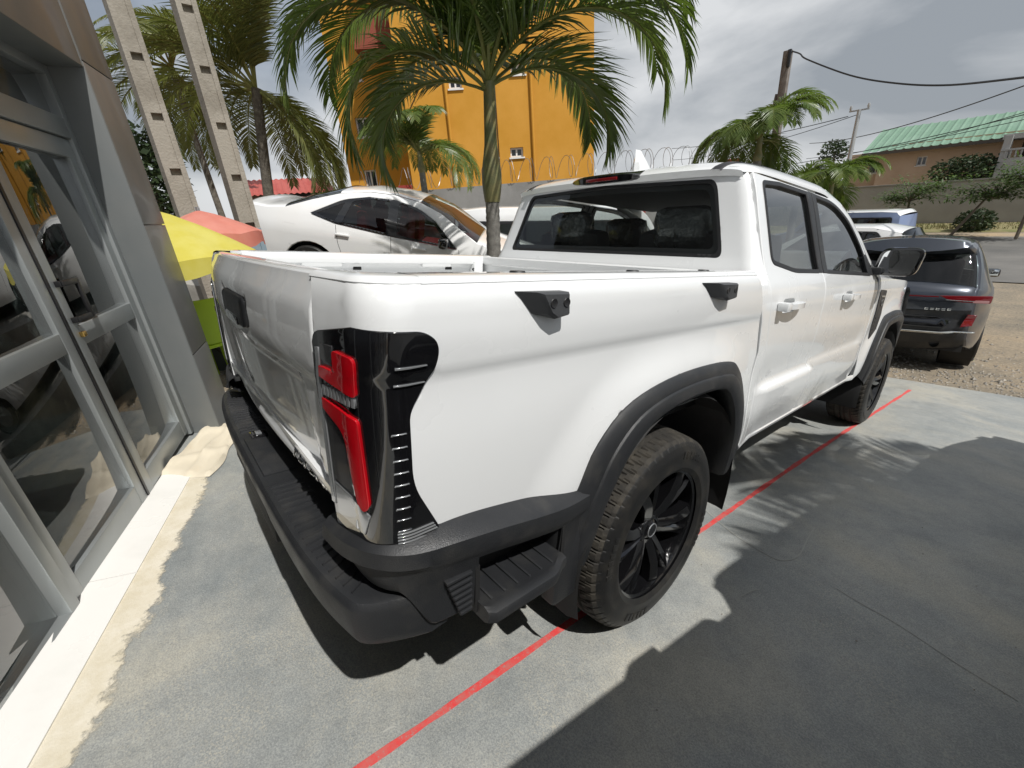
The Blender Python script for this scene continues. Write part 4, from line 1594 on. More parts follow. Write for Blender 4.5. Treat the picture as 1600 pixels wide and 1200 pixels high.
# white threshold tiles and the smeared cream screed beside them
TILEM = mat('white porcelain tile', (0.80, 0.79, 0.755), 0.30, noise=(3, (0.72, 0.71, 0.67), 0.5, 0.75), wear=(4, 0.1))
GROUT = mat('grout', (0.42, 0.40, 0.36), 0.9)
tm = MB().add([FM @ Vector((u, d, 0)) for u, d in ((0.60, 0.02), (6.6, 0.02), (6.6, 0.180), (0.60, 0.180))], [(0, 1, 2, 3)])
tm.v = [(x, y, -TS * y + 0.003) for x, y, z in tm.v]
strip = tag(tm.build('threshold', GROUT, None, 0), kind='structure')
for k in range(6):
    u0 = 0.62 + k * 0.985
    o = MB()
    P = [FM @ Vector((u, d, 0)) for u, d in ((u0, 0.024), (u0 + 0.98, 0.024), (u0 + 0.98, 0.176), (u0, 0.176))]
    o.add([(p.x, p.y, -TS * p.y + 0.010) for p in P] + [(p.x, p.y, -TS * p.y + 0.0) for p in P], [(0, 1, 2, 3), (0, 4, 5, 1), (1, 5, 6, 2), (2, 6, 7, 3), (3, 7, 4, 0)])
    o.build('tile', TILEM, strip, 0)
cs = MB()
rows = []
rnd = random.Random(5)
for k in range(401):
    u = 0.55 + 6.0 * k / 400
    e = 0.42
    rows.append([FM @ Vector((u, d, 0)) for d in (0.172, 0.21, e)])
cs.loft(rows)
cs.v = [(x, y, -TS * y + 0.0045) for x, y, z in cs.v]
tag(cs.build('cream_screed', node_mat('cream screed', screed_nodes), None, 0), kind='structure')

# the cloth lying at the door
cl = MB()
CP = [Vector((-1.41, -1.385)), Vector((-2.14, -1.005)), Vector((-1.80, -0.875)), Vector((-1.215, -1.150))]
rows = []
rnd = random.Random(2)
for i in range(29):
    a = i / 28
    row = []
    for j in range(19):
        b = j / 18
        p = (CP[0].lerp(CP[1], a)).lerp(CP[3].lerp(CP[2], a), b)
        p = p + Vector((0.012 * math.sin(9 * b + 2), 0.02 * math.sin(7 * a)))
        h = 0.012 + 0.020 * max(0, math.sin(b * 13 + 1.5 * a + 0.8 * math.sin(6 * a))) ** 3 + 0.012 * math.sin(5 * a + 4 * b) ** 2 + 0.016 * max(0, math.sin(11 * a - 5 * b)) ** 4
        if i in (0, 28) or j in (0, 18):
            h = 0.006
        row.append((p.x, p.y, -TS * p.y + h))
    rows.append(row)
cl.loft(rows)
CLOTH = mat('cream cotton cloth', (0.64, 0.575, 0.45), 0.9, noise=(3.5, (0.62, 0.53, 0.38), 0.5, 0.72), bump=(260, 0.4, 0.003))
co = tag(cl.build('floor_cloth', CLOTH, None, 60), 'crumpled cream cloth lying on the floor at the glass door', 'cloth')

# ------------------------------------------------------------------ other vehicles: silhouette, side sheets and a spine across
def sil_dense(pts, ds=0.05):
    out = []
    for a, b in zip(pts, pts[1:]):
        a, b = Vector(a[:2]), Vector(b[:2])
        k = max(1, int((b - a).length / ds))
        out += [a.lerp(b, j / k) for j in range(k)]
    out.append(Vector(pts[-1][:2]))
    return out


def car(name, label, cat, group, S, segs, sect, W, y0, y1, axles, R, dlo, panes, paint, trim, glass, ground=0.22, crown=0.035,
        bow=0.10, tyre_w=0.21, seat_mat=SEAT, roll=0.035, simple=False, taper=0.16):
    """S: silhouette (y, z, sharp?) from rear foot over the roof to the front foot; segs: (name, i0, i1, material)"""
    V = root(name, label, cat, group)
    sec = pchip(sect)
    yc, hl = (y0 + y1) / 2, (y1 - y0) / 2

    def fx(y, z):
        a = abs(y - yc) / hl
        return W * sec(z) * (1 - taper * max(0.0, (a - 0.62) / 0.38) ** 2.4)
    arch = []
    for ay in sorted(axles):
        r = R + 0.055
        arch.append((ay - r, ground))
        arch += [(ay + r * math.cos(t), R + r * math.sin(t)) for t in [PI - PI * k / 14 for k in range(15)] if R + r * math.sin(t) > ground]
        arch.append((ay + r, ground))
    outline = [tuple(p[:2]) for p in S]
    side = outline + arch[::-1]
    for sx in (1, -1):
        f = lambda y, z, sx=sx: (sx * fx(y, z), y, z)
        holes = [dlo] if dlo else []
        b = panel('body_side', side, f, paint, V, holes=holes, grid=0.07, roll=roll, thick=0.03, flip=(sx < 0), ds=0.06)
        if dlo:
            fr = panel('window_frame', dlo, f, trim, b, holes=panes, grid=0.08, roll=0.003, thick=0.01, off=-0.003, flip=(sx < 0), ds=0.05)
            for p in panes:
                panel('window_pane', p, f, glass, b, grid=0.15, roll=0, thick=0, off=-0.008, flip=(sx < 0), ds=0.08)
        if not simple:
            for (hy, hz) in SPEC.get('handles', ()):
                MB().bevbox((sx * (fx(hy, hz) + 0.014), hy, hz), (0.03, 0.19, 0.026), 0.009).build('door_handle', paint, b)
            for sm in SPEC.get('seams', ()):
                m = MB()
                m.loft([[(sx * (fx(y, z) + 0.0012), y + d, z) for d in (-0.003, 0.003)] for y, z in sil_dense(sm, 0.04)], flip=(sx > 0))
                m.build('door_seam', RUBBER, b)
            my, mz = SPEC['mirror']
            mm = MB().bevbox((sx * (fx(my, mz) + 0.10), my, mz), (0.20, 0.12, 0.13), 0.04)
            mo = mm.build('door_mirror', trim, V, 60)
            MB().bevbox((sx * (fx(my, mz) + 0.10), my - 0.061, mz + 0.005), (0.15, 0.006, 0.095), 0.002).build('mirror_glass', MIRROR, mo)
    us = [-1, -0.985, -0.95, -0.88, -0.75, -0.55, -0.3, 0, 0.3, 0.55, 0.75, 0.88, 0.95, 0.985, 1]
    parts = {}
    for sname, i0, i1, m in segs:
        D = sil_dense(S[i0:i1 + 1], 0.06)
        rows = []
        for k, p in enumerate(D):
            t = (D[min(k + 1, len(D) - 1)] - D[max(k - 1, 0)]).normalized()
            n = Vector((-t.y, t.x))
            h = crown + (bow - crown) * abs(n.x)
            row = []
            for u in us:
                x = (fx(p.x, p.y) - roll * 0.6) * u
                e = h * (1 - abs(u) ** 2.2) - roll * (0.45 * max(0, (abs(u) - 0.9) / 0.1) ** 2)
                row.append((x, p.x + n.x * e, p.y + n.y * e))
            rows.append(row)
        mb = MB().loft(rows)
        # make sure it faces out
        parts[sname] = mb.build(sname, m, V, 45)
    # underside, wheel houses, wheels
    MB().box((0, yc, ground + 0.10), (W * 1.6, hl * 1.9, 0.12)).build('underbody', UNDER, V, 0)
    for ay in axles:
        for sx in (1, -1):
            mb = MB()
            mb.lathe([(R + 0.05, -0.30), (R + 0.05, 0.02), ], 24, (sx * (W - 0.06), ay, R), 'X')
            mb.build('wheel_house', UNDER, V)
            w = MB()
            w.lathe([(R * 0.62, 0.0), (R * 0.93, 0.0), (R, -0.03), (R, -tyre_w + 0.03), (R * 0.9, -tyre_w), (0.05, -tyre_w)], 36, (0, 0, 0), 'X')
            wo = w.build('wheel', TYRE, V)
            wo.location = (sx * (W - 0.012), ay, R)
            wo.rotation_euler = (0, 0, 0 if sx > 0 else PI)
            rr = MB()
            rr.lathe([(R * 0.64, 0.003), (R * 0.60, 0.006), (R * 0.56, -0.03), (0, -0.05)], 30, (0, 0, 0), 'X')
            for k in range(10):
                M4 = Matrix.Rotation(2 * PI * k / 10, 4, 'X')
                rr.bevbox((-0.012, 0, R * 0.34), (0.03, 0.028, R * 0.5), 0.006, m=M4)
            rr.build('rim', SILV, wo)
    # seats
    m = MB()
    if dlo:
        zs = min(p[1] for p in dlo)
        ya, yb = min(p[0] for p in dlo), max(p[0] for p in dlo)
        m.box((0, (ya + yb) / 2, zs - 0.28), (W * 1.6, (yb - ya) * 1.05, 0.25))
        for t in (0.30, 0.60):
            for x in (-0.36, 0.36):
                m.bevbox((x, ya + (yb - ya) * t, zs + 0.02), (0.46, 0.14, 0.52), 0.05)
                m.bevbox((x, ya + (yb - ya) * t, zs + 0.34), (0.24, 0.09, 0.16), 0.04)
        m.build('seats', seat_mat, V)
    return V, fx, parts


DGREY = mat('dark grey metallic paint', (0.046, 0.053, 0.068), 0.28, 0.5, 1.0)
WHITE2 = mat('white car paint plain', (0.78, 0.78, 0.77), 0.3, 0, 1.0)
BLUEV = mat('blue grey van paint', (0.20, 0.26, 0.42), 0.35, 0, 0.8)
REDSEAT = mat('red seat cover', (0.22, 0.02, 0.02), 0.7)
DGLASS = glass_mat('dark side glass', (0.30, 0.33, 0.33), 1.5, 0.0, 1.6)

# white fastback saloon behind the bed, nose down on a ramp
SPEC = dict(handles=[(0.46, 0.87), (1.52, 0.84)], seams=[[(1.12, 0.94), (1.14, 0.60), (1.10, 0.30)], [(0.36, 0.985), (0.40, 0.75), (0.52, 0.40)], [(2.06, 0.90), (2.12, 0.60), (2.06, 0.30)]], mirror=(1.86, 0.97))
SS = [(-0.90, 0.26), (-0.955, 0.42), (-0.96, 0.60), (-0.90, 0.78), (-0.905, 0.93), (-0.905, 1.055), (-0.86, 1.085), (-0.62, 1.085), (-0.35, 1.125), (0.0, 1.265), (0.35, 1.385), (0.75, 1.455),
      (1.1, 1.465), (1.45, 1.425), (1.75, 1.33), (2.3, 1.03), (2.6, 0.975), (3.1, 0.89), (3.42, 0.78), (3.58, 0.62), (3.60, 0.40), (3.52, 0.24)]
sedan, sfx, sp = car('saloon_car', 'white fastback saloon tilted nose-down behind the pickup bed', 'car', None, SS,
                     [('boot', 0, 8, WHITE2), ('rear_window', 8, 10, DGLASS), ('roof', 10, 13, WHITE2), ('windscreen', 13, 15, REARGLASS), ('bonnet', 15, 21, WHITE2)],
                     [(0.2, 0.93), (0.4, 0.985), (0.62, 1.0), (0.80, 0.995), (0.9, 0.98), (0.97, 0.955), (1.1, 0.90), (1.3, 0.77), (1.42, 0.66), (1.5, 0.55)], 0.92, -0.96, 3.6, (0.0, 2.70), 0.33,
                     [(0.0, 1.085, 0.02), (0.34, 1.005), (1.0, 0.955), (2.03, 0.905, 0.02), (1.70, 1.205), (1.45, 1.335, 0.1), (1.12, 1.395), (0.75, 1.385), (0.42, 1.31, 0.1)],
                     [[(0.085, 1.095, 0.02), (0.34, 1.03, 0.015), (0.45, 1.275, 0.02)], [(0.44, 1.022, 0.015), (1.04, 0.978, 0.015), (1.05, 1.365, 0.02), (0.76, 1.358, 0.06), (0.55, 1.305, 0.03)], [(1.19, 0.970, 0.015), (1.90, 0.938, 0.02), (1.67, 1.185, 0.05), (1.43, 1.307, 0.08), (1.17, 1.362, 0.015)]],
                     WHITE2, GLOSSB, DGLASS, seat_mat=REDSEAT, bow=0.12)
MB().bevbox((0.66, -0.885, 0.935), (0.30, 0.10, 0.09), 0.02).build('tail_lamp', DRED, sedan)
MB().bevbox((-0.66, -0.885, 0.935), (0.30, 0.10, 0.09), 0.02).build('tail_lamp', DRED, sedan)
m = MB()
m.loft([[(sfx(y, z) + 0.002, y, z) for y, z in ((-0.34 + d * a[0], 0.80 + d * a[1]) for a in ((0, 0), (0.0, 0.13), (0.15, 0.12), (0.14, -0.005), (0, 0)))] for d in (1.0, 1.05)])
m.build('fuel_flap', WHITE2, sedan, 0)
sedan.matrix_world = Matrix.Translation((-5.81, 1.29, 0.60)) @ Matrix.Rotation(math.radians(-41), 4, 'Z') @ Matrix.Rotation(math.radians(-12.3), 4, 'X') @ Matrix.Rotation(math.radians(4), 4, 'Y')
rp = MB().bevbox((0, 1.3, -0.31), (2.6, 6.0, 0.6), 0.03)
ro = tag(rp.build('ramp', mat('rough concrete', (0.30, 0.29, 0.26), 0.9, noise=(4, (0.22, 0.21, 0.19), 0.4, 0.7), bump=(60, 0.4))), kind='structure')
ro.matrix_world = sedan.matrix_world.copy()

# dark SUV beyond the pickup's nose; origin at its rear bumper
SPEC = dict(handles=[(1.35, 0.98), (2.3, 0.97)], seams=[[(1.9, 1.08), (1.92, 0.7), (1.88, 0.35)]], mirror=(2.72, 1.11))
SV = [(0.12, 0.33), (0.03, 0.44), (0.0, 0.60), (0.03, 0.70), (0.015, 0.80), (0.0, 0.97), (0.045, 1.055), (0.085, 1.075), (0.33, 1.455), (0.34, 1.475), (0.17, 1.545), (0.19, 1.590),
      (0.36, 1.615), (0.9, 1.655), (1.5, 1.665), (2.1, 1.625), (2.45, 1.54), (3.10, 1.12), (3.6, 1.06), (4.15, 0.98), (4.42, 0.80), (4.5, 0.55), (4.42, 0.30)]
suv, vfx, vp = car('suv', 'dark grey metallic SUV parked beyond the nose of the pickup', 'SUV', None, SV,
                   [('lower_bumper', 0, 4, PLASTIC), ('tailgate', 4, 7, DGREY), ('rear_window', 7, 9, DGLASS), ('roof_spoiler', 9, 12, DGREY), ('roof', 12, 15, DGREY), ('windscreen', 15, 17, DGLASS), ('bonnet', 17, 22, DGREY)],
                   [(0.25, 0.95), (0.42, 0.99), (0.65, 1.0), (0.9, 0.995), (1.03, 0.965), (1.10, 0.93), (1.3, 0.845), (1.5, 0.745), (1.6, 0.68), (1.68, 0.60)], 0.935, 0.0, 4.5, (0.88, 3.58), 0.355,
                   [(0.52, 1.15, 0.03), (2.85, 1.09, 0.05), (2.35, 1.46, 0.1), (1.9, 1.57), (1.0, 1.585), (0.66, 1.50, 0.05)],
                   [[(0.60, 1.18, 0.02), (1.05, 1.165), (1.05, 1.54), (0.72, 1.48, 0.03)], [(1.12, 1.16), (1.85, 1.14), (1.85, 1.545), (1.12, 1.55)], [(1.93, 1.14), (2.70, 1.115), (2.30, 1.43, 0.05), (1.93, 1.54)]],
                   DGREY, GLOSSB, DGLASS, bow=0.13, roll=0.045, taper=0.20)


def suv_rear(x, z):
    y = pchip([(0.33, 0.12), (0.44, 0.03), (0.60, 0.0), (0.70, 0.03), (0.80, 0.015), (0.97, 0.0), (1.055, 0.045), (1.10, 0.10)])(z)
    return (x, y - 0.13 * (1 - min(1, abs(x) / 0.90) ** 2.2), z)


for sx in (1, -1):
    fl = sx < 0
    X = lambda pts: [(sx * a, b, *r) for a, b, *r in pts]
    L = panel('tail_lamp', X([(0.40, 0.975, 0.01), (0.865, 0.985, 0.02), (0.86, 0.895, 0.02), (0.62, 0.900), (0.50, 0.925, 0.02)]), suv_rear, mat('suv red lens', (0.17, 0.006, 0.010), 0.12, 0, 1.0), suv, grid=0.06, roll=0.01, thick=0.02, off=0.016)
    panel('chrome_strip', X([(0.46, 0.925), (0.84, 0.912), (0.84, 0.918), (0.47, 0.931)]), suv_rear, SILV, L, grid=0.08, roll=0.001, thick=0.01, off=0.020)
    panel('clear_lens', X([(0.70, 0.902, 0.01), (0.84, 0.900, 0.01), (0.84, 0.93, 0.01), (0.72, 0.932, 0.01)]), suv_rear, mat('pink clear lens', (0.45, 0.22, 0.22), 0.1, 0, 1.0), L, grid=0.08, roll=0.003, thick=0.01, off=0.021)
    panel('fog_reflector', X([(0.66, 0.60), (0.76, 0.62), (0.78, 0.75), (0.70, 0.75)]), suv_rear, DRED, suv, grid=0.06, roll=0.006, thick=0.02, off=0.014)
    panel('bumper_blade', X([(0.0, 0.505), (0.52, 0.505), (0.62, 0.53), (0.80, 0.535), (0.80, 0.55), (0.60, 0.548), (0.50, 0.53), (0.0, 0.53)]), suv_rear, CHROME, suv, grid=0.06, roll=0.006, thick=0.02, off=0.018)
    panel('light_strip', X([(0.0, 0.955), (0.40, 0.955), (0.40, 0.968), (0.0, 0.968)]), suv_rear, DRED, suv, grid=0.06, roll=0.003, thick=0.01, off=0.012)
    ex = MB().tube([(sx * 0.48, 0.25, 0.36), (sx * 0.48, -0.02, 0.36)], 0.045, 14, cap=False)
    ex.build('exhaust_tip', CHROME, suv)
panel('bumper_insert', [(-0.50, 0.58), (0.50, 0.58), (0.58, 0.66, 0.02), (0.42, 0.715, 0.02), (-0.42, 0.715, 0.02), (-0.58, 0.66, 0.02)], suv_rear, GLOSSB, suv, grid=0.08, roll=0.006, thick=0.02, off=0.008)
for k in range(5):
    x = 0.30 + k * 0.052
    panel('badge_letter', [(x, 0.795), (x + 0.034, 0.795), (x + 0.034, 0.801), (x, 0.801)], suv_rear, CHROME, suv, grid=0.1, roll=0.001, thick=0.004, off=0.006)
    panel('badge_letter', [(x, 0.812), (x + 0.034, 0.812), (x + 0.034, 0.818), (x, 0.818)], suv_rear, CHROME, suv, grid=0.1, roll=0.001, thick=0.004, off=0.006)
    if k % 2 == 0:
        panel('badge_letter', [(x, 0.795), (x + 0.008, 0.795), (x + 0.008, 0.822), (x, 0.822)], suv_rear, CHROME, suv, grid=0.1, roll=0.001, thick=0.004, off=0.007)
fin = MB()
fin.loft([[(-0.02 * (1 - t), 0.52 + 0.04 * t, 1.66 + 0.10 * t), (0.02 * (1 - t) + 0.002, 0.52 + 0.04 * t, 1.66 + 0.10 * t), (0.0, 0.72 - 0.13 * t, 1.66 + 0.10 * t)] for t in (0, 0.5, 1)], closed=True, cap=True)
fin.build('antenna_fin', GLOSSB, suv)
suv.matrix_world = Matrix.Translation((0.48, 6.33, -0.90)) @ Matrix.Rotation(math.radians(6.5), 4, 'Z') @ Matrix.Rotation(math.radians(-5.5), 4, 'X') @ Matrix.Rotation(math.radians(-1), 4, 'Y')

# white minibus behind the palm and the cab
SPEC = dict(mirror=(3.9, 1.2))
SM = [(0.0, 0.35), (-0.02, 0.9), (0.0, 1.1), (0.06, 1.80), (0.18, 1.93), (0.6, 1.97), (3.2, 1.97), (3.55, 1.90), (4.15, 1.18), (4.75, 1.0), (4.85, 0.7), (4.82, 0.35)]
van, _, _ = car('minibus', 'white minibus with dark windows behind the palm trunk', 'minibus', None, SM,
                [('tailgate', 0, 2, WHITE2), ('rear_window', 2, 3, DGLASS), ('roof', 3, 7, WHITE2), ('windscreen', 7, 8, DGLASS), ('bonnet', 8, 11, WHITE2)],
                [(0.3, 0.97), (0.6, 1.0), (1.1, 0.99), (1.5, 0.95), (1.8, 0.91), (1.95, 0.86)], 0.95, 0.0, 4.85, (0.95, 3.9), 0.33,
                [(0.25, 1.15, 0.04), (3.85, 1.12, 0.05), (3.45, 1.70, 0.1), (0.30, 1.72, 0.06)],
                [[(0.32, 1.19, 0.04), (1.35, 1.19, 0.04), (1.35, 1.67, 0.04), (0.36, 1.67, 0.05)], [(1.45, 1.19, 0.04), (2.45, 1.18, 0.04), (2.45, 1.67, 0.04), (1.45, 1.67, 0.04)], [(2.55, 1.18, 0.04), (3.70, 1.16, 0.05), (3.40, 1.65, 0.08), (2.55, 1.66, 0.04)]],
                WHITE2, RUBBER, DGLASS, simple=True, roll=0.05, crown=0.03)
van.matrix_world = Matrix.Translation((-6.9, 4.4, gz(0, 5.4) + 0.30)) @ Matrix.Rotation(math.radians(-44), 4, 'Z') @ Matrix.Rotation(math.radians(-3), 4, 'X')

# white hatchback and blue van standing by the street
SPEC = dict(mirror=(1.86, 0.97))
SH = [(-0.6, 0.3), (-0.68, 0.6), (-0.62, 0.95), (-0.35, 1.38), (0.2, 1.48), (1.2, 1.48), (1.6, 1.38), (2.2, 1.02), (3.0, 0.9), (3.3, 0.6), (3.25, 0.3)]
wc, _, _ = car('hatchback_car', 'white hatchback whose roof shows between the pickup and the dark SUV', 'car', None, SH,
               [('hatch', 0, 2, WHITE2), ('rear_window', 2, 3, DGLASS), ('roof', 3, 6, WHITE2), ('windscreen', 6, 7, DGLASS), ('bonnet', 7, 10, WHITE2)],
               [(0.2, 0.94), (0.5, 1.0), (0.85, 0.99), (1.0, 0.95), (1.3, 0.80), (1.45, 0.70)], 0.86, -0.68, 3.3, (0.0, 2.5), 0.31,
               [(-0.25, 1.0, 0.03), (2.0, 0.94, 0.03), (1.5, 1.34, 0.1), (0.9, 1.41), (0.1, 1.40, 0.08)],
               [[(-0.12, 1.03, 0.02), (0.30, 1.02), (0.30, 1.36), (0.14, 1.36)], [(0.38, 1.02), (1.0, 1.0), (1.0, 1.37), (0.38, 1.37)], [(1.08, 1.0), (1.86, 0.97), (1.46, 1.30, 0.05), (1.08, 1.37)]],
               WHITE2, RUBBER, DGLASS, simple=True)
p = at(1398, 350, 14.0)
wc.matrix_world = Matrix.Translation((p.x, p.y, gz(p.x, p.y) + 0.12)) @ Matrix.Rotation(math.radians(84), 4, 'Z')
SB = [(0.0, 0.3), (-0.03, 0.9), (0.03, 1.62), (0.12, 1.72), (0.5, 1.75), (2.1, 1.75), (2.5, 1.66), (3.1, 1.15), (3.8, 0.95), (3.9, 0.6), (3.85, 0.3)]
bv, _, _ = car('delivery_van', 'small blue-grey van seen over the roof of the dark SUV', 'van', None, SB,
               [('tailgate', 0, 2, BLUEV), ('roof', 2, 6, WHITE2), ('windscreen', 6, 7, DGLASS), ('bonnet', 7, 10, BLUEV)],
               [(0.2, 0.95), (0.6, 1.0), (1.1, 0.99), (1.5, 0.94), (1.74, 0.88)], 0.86, 0.0, 3.9, (0.75, 3.2), 0.31,
               [(0.15, 1.12, 0.04), (2.9, 1.10, 0.05), (2.45, 1.58, 0.08), (0.2, 1.58, 0.06)],
               [[(0.22, 1.16, 0.03), (1.4, 1.16, 0.03), (1.4, 1.54, 0.03), (0.26, 1.54, 0.04)], [(1.5, 1.16), (2.75, 1.14, 0.04), (2.4, 1.53, 0.06), (1.5, 1.54)]],
               BLUEV, RUBBER, DGLASS, simple=True)
p = at(1420, 345, 19.0)
bv.matrix_world = Matrix.Translation((p.x, p.y, gz(p.x, p.y) - 0.08)) @ Matrix.Rotation(math.radians(82), 4, 'Z')

# ------------------------------------------------------------------ palms
LEAF = mat('glossy palm leaf', (0.090, 0.145, 0.032), 0.36, noise=(3, (0.16, 0.195, 0.052), 0.4, 0.7), transl=0.40)
LEAF2 = mat('coconut leaf', (0.115, 0.140, 0.042), 0.42, noise=(1.2, (0.19, 0.18, 0.075), 0.42, 0.72), transl=0.42)
RACH = mat('palm rachis', (0.16, 0.17, 0.045), 0.5)
BARK = node_mat('ringed palm bark', lambda nt, b: (nt.links.new(N_ramp(nt, N_noise(nt, 14, 8, 0.75), [(0.3, (0.085, 0.080, 0.070)), (0.55, (0.20, 0.19, 0.17)), (0.75, (0.33, 0.32, 0.29))]), b.inputs['Base Color']), N_bump(nt, b, N_noise(nt, 40, 5, 0.7), 0.7, 0.01)))
SHAFT = mat('palm crownshaft', (0.155, 0.165, 0.075), 0.45, noise=(7, (0.24, 0.20, 0.085), 0.42, 0.66))
DBARK = mat('dark palm bark', (0.075, 0.065, 0.052), 0.9, noise=(8, (0.14, 0.125, 0.10), 0.4, 0.7), bump=(30, 0.8, 0.03))


def frond_mesh(rnd, length, elev, droop, nl, ll, lw, hang, seg=3, twist=0.0, tipdroop=1.0):
    """one pinnate leaf in the xz plane growing from the origin along +x; returns (leaflets, rachis)"""
    lf, rc = MB(), MB()
    n = 26
    P, D = [Vector((0, 0, 0))], []
    a = elev
    for i in range(n):
        t = i / n
        a2 = a - droop * (t ** 1.35)
        d = Vector((math.cos(a2), 0.10 * twist * t, math.sin(a2)))
        D.append(d.normalized())
        P.append(P[-1] + d.normalized() * (length / n))
    D.append(D[-1])
    rc.tube([P[i] for i in range(0, n + 1, 2)], [max(0.003, 0.018 * length * 0.55 * (1 - 0.9 * i / n)) for i in range(0, n + 1, 2)], 5)
    for k in range(nl):
        t = 0.13 + 0.87 * (k + 0.5) / nl
        i = min(n - 1, int(t * n))
        u = t * n - i
        p = P[i].lerp(P[i + 1], u)
        d = D[i]
        up = Vector((-d.z, 0, d.x))
        L = ll * (0.35 + 0.65 * math.sin(PI * min(1, (t * 0.92 + 0.10)) ** 0.85)) * (0.9 + 0.2 * rnd.random())
        for s in (-1, 1):
            if rnd.random() < 0.03:
                continue
            fwd = 0.45 + 0.75 * t + 0.12 * rnd.uniform(-1, 1)
            v = (Vector((0, s, 0)) + d * fwd + up * (0.42 * (1 - t) + rnd.uniform(-0.10, 0.12))).normalized()
            w = lw * (0.8 + 0.4 * rnd.random())
            side = v.cross(up).normalized()
            q = p.copy()
            rows = []
            hk = hang * (0.75 + 0.5 * rnd.random())
            for j in range(seg + 1):
                f = j / seg
                ww = w * (1.0 - 0.15 * f if f < 0.5 else 1.85 * (1.0 - f) + 0.02) * (0.55 if j == 0 else 1)
                fold = up * (ww * 0.35)
                rows.append([q - side * ww * 0.5 + fold, q, q + side * ww * 0.5 + fold])
                v = (v + Vector((0, 0, -1)) * hk * (0.35 + f)).normalized()
                q = q + v * (L / seg)
            lf.loft(rows)
    return lf, rc


def palm(name, label, group, base, crown, trunk_r, fr, leaf, bark, ll, lw, hang, nl, shaft=None, seed=1, seg=3, lean=None, rings=True, wobble=0.0):
    rnd = random.Random(seed)
    T = root(name, label, 'palm tree', group, base)
    base, crown = Vector(base), Vector(crown)
    h = crown - base
    m = MB()
    pts, rad = [], []
    n = 56
    hs = h.length - (shaft[0] if shaft else 0)
    for k in range(n + 1):
        t = k / n
        p = h.normalized() * hs * t + Vector((math.sin(t * PI) * wobble, 0, 0))
        r = trunk_r * (1.22 - 0.32 * t if t > 0.06 else 1.5 - 4 * t)
        r *= 1 + (0.07 if rings and k % 2 else 0.0)
        pts.append(p)
        rad.append(r)
    m.tube(pts, rad, 18)
    m.build('trunk', bark, T, 60)
    top = h
    if shaft:
        m = MB()
        ln, r0 = shaft
        b = h.normalized() * (hs - 0.02)
        q, rr = [], []
        for k in range(13):
            t = k / 12
            q.append(b + h.normalized() * (ln + 0.02) * t)
            rr.append(r0 * (0.80 + 0.30 * math.sin(min(1.0, t * 4.0) * PI * 0.5) - 0.38 * sstep(0.2, 0.55, t) - 0.16 * t))
        m.tube(q, rr, 18)
        m.build('crownshaft', SHAFT, T, 60)
    for i, (az, elev, length, droop) in enumerate(fr):
        lf, rc = frond_mesh(rnd, length, math.radians(elev), droop, nl, ll, lw, hang, seg, rnd.uniform(-1, 1))
        o = lf.build('frond', leaf, T, 0)
        o.location = top + h.normalized() * (-0.10 * (i % 3) * (0.3 if not shaft else 0.35))
        o.rotation_euler = (0, 0, math.radians(az))
        r = rc.build('rachis', RACH, o, 60)
    return T


rnd = random.Random(21)
# the palm between pickup and saloon; azimuths counted from +x, the camera looks along about 140 degrees
vb = at(763, 400, 4.35)
base = (vb.x - 0.03, vb.y, gz(vb.x, vb.y))
cr = at(764, 128, 4.35)
# screen right is about azimuth 50, screen left about 230, towards the camera 320
F = [(50, 74, 2.35, 2.75), (40, 58, 2.2, 2.6), (66, 66, 2.25, 2.7), (30, 44, 1.95, 2.5), (86, 38, 1.75, 2.4), (230, 72, 2.3, 2.7), (246, 55, 2.15, 2.5), (216, 64, 2.2, 2.6), (262, 36, 1.75, 2.5), (200, 42, 1.7, 2.5),
     (300, 76, 2.0, 2.4), (140, 70, 2.1, 2.1), (335, 80, 2.2, 1.8), (160, 84, 2.3, 1.3), (278, 86, 2.3, 1.4), (15, 68, 2.1, 2.5), (55, 24, 1.5, 2.3), (236, 22, 1.45, 2.4)]
palm('palm_tree', 'near palm with smooth green crownshaft growing just behind the pickup bed', 'palms around the forecourt', base, tuple(cr), 0.068, F, LEAF, BARK, 0.62, 0.026, 0.22, 80, shaft=(0.92, 0.088), seed=4)
# a palm in the next bay, out of view, throws the leaf shadows on the doors and the apron
b = TILT @ Vector((4.45, 1.80, 0))
F = [(k * 137.5 % 360, 80 - 62 * ((k * 0.618) % 1), 1.6 + 0.4 * rnd.random(), 2.3) for k in range(10)]
palm('palm_tree', 'palm in the neighbouring bay that throws leaf shadows on the apron', 'palms around the forecourt', tuple(b), (b.x + 0.1, b.y, b.z + 3.9), 0.08, F, LEAF, BARK, 0.6, 0.034, 0.28, 50, shaft=(0.6, 0.1), seed=14)
# its smaller sister in front of the yellow block
b = at(668, 330, 10.5)
c = at(655, 236, 10.5)
F = [(k * 137.5 % 360, 75 - 62 * ((k * 0.618) % 1), 1.45 + 0.3 * rnd.random(), 2.1) for k in range(24)]
palm('palm_tree', 'small bushy palm in front of the yellow apartment block', 'palms around the forecourt', (b.x, b.y, gz(b.x, b.y)), tuple(c), 0.07, F, LEAF, BARK, 0.42, 0.03, 0.28, 34, shaft=(0.4, 0.08), seed=9)
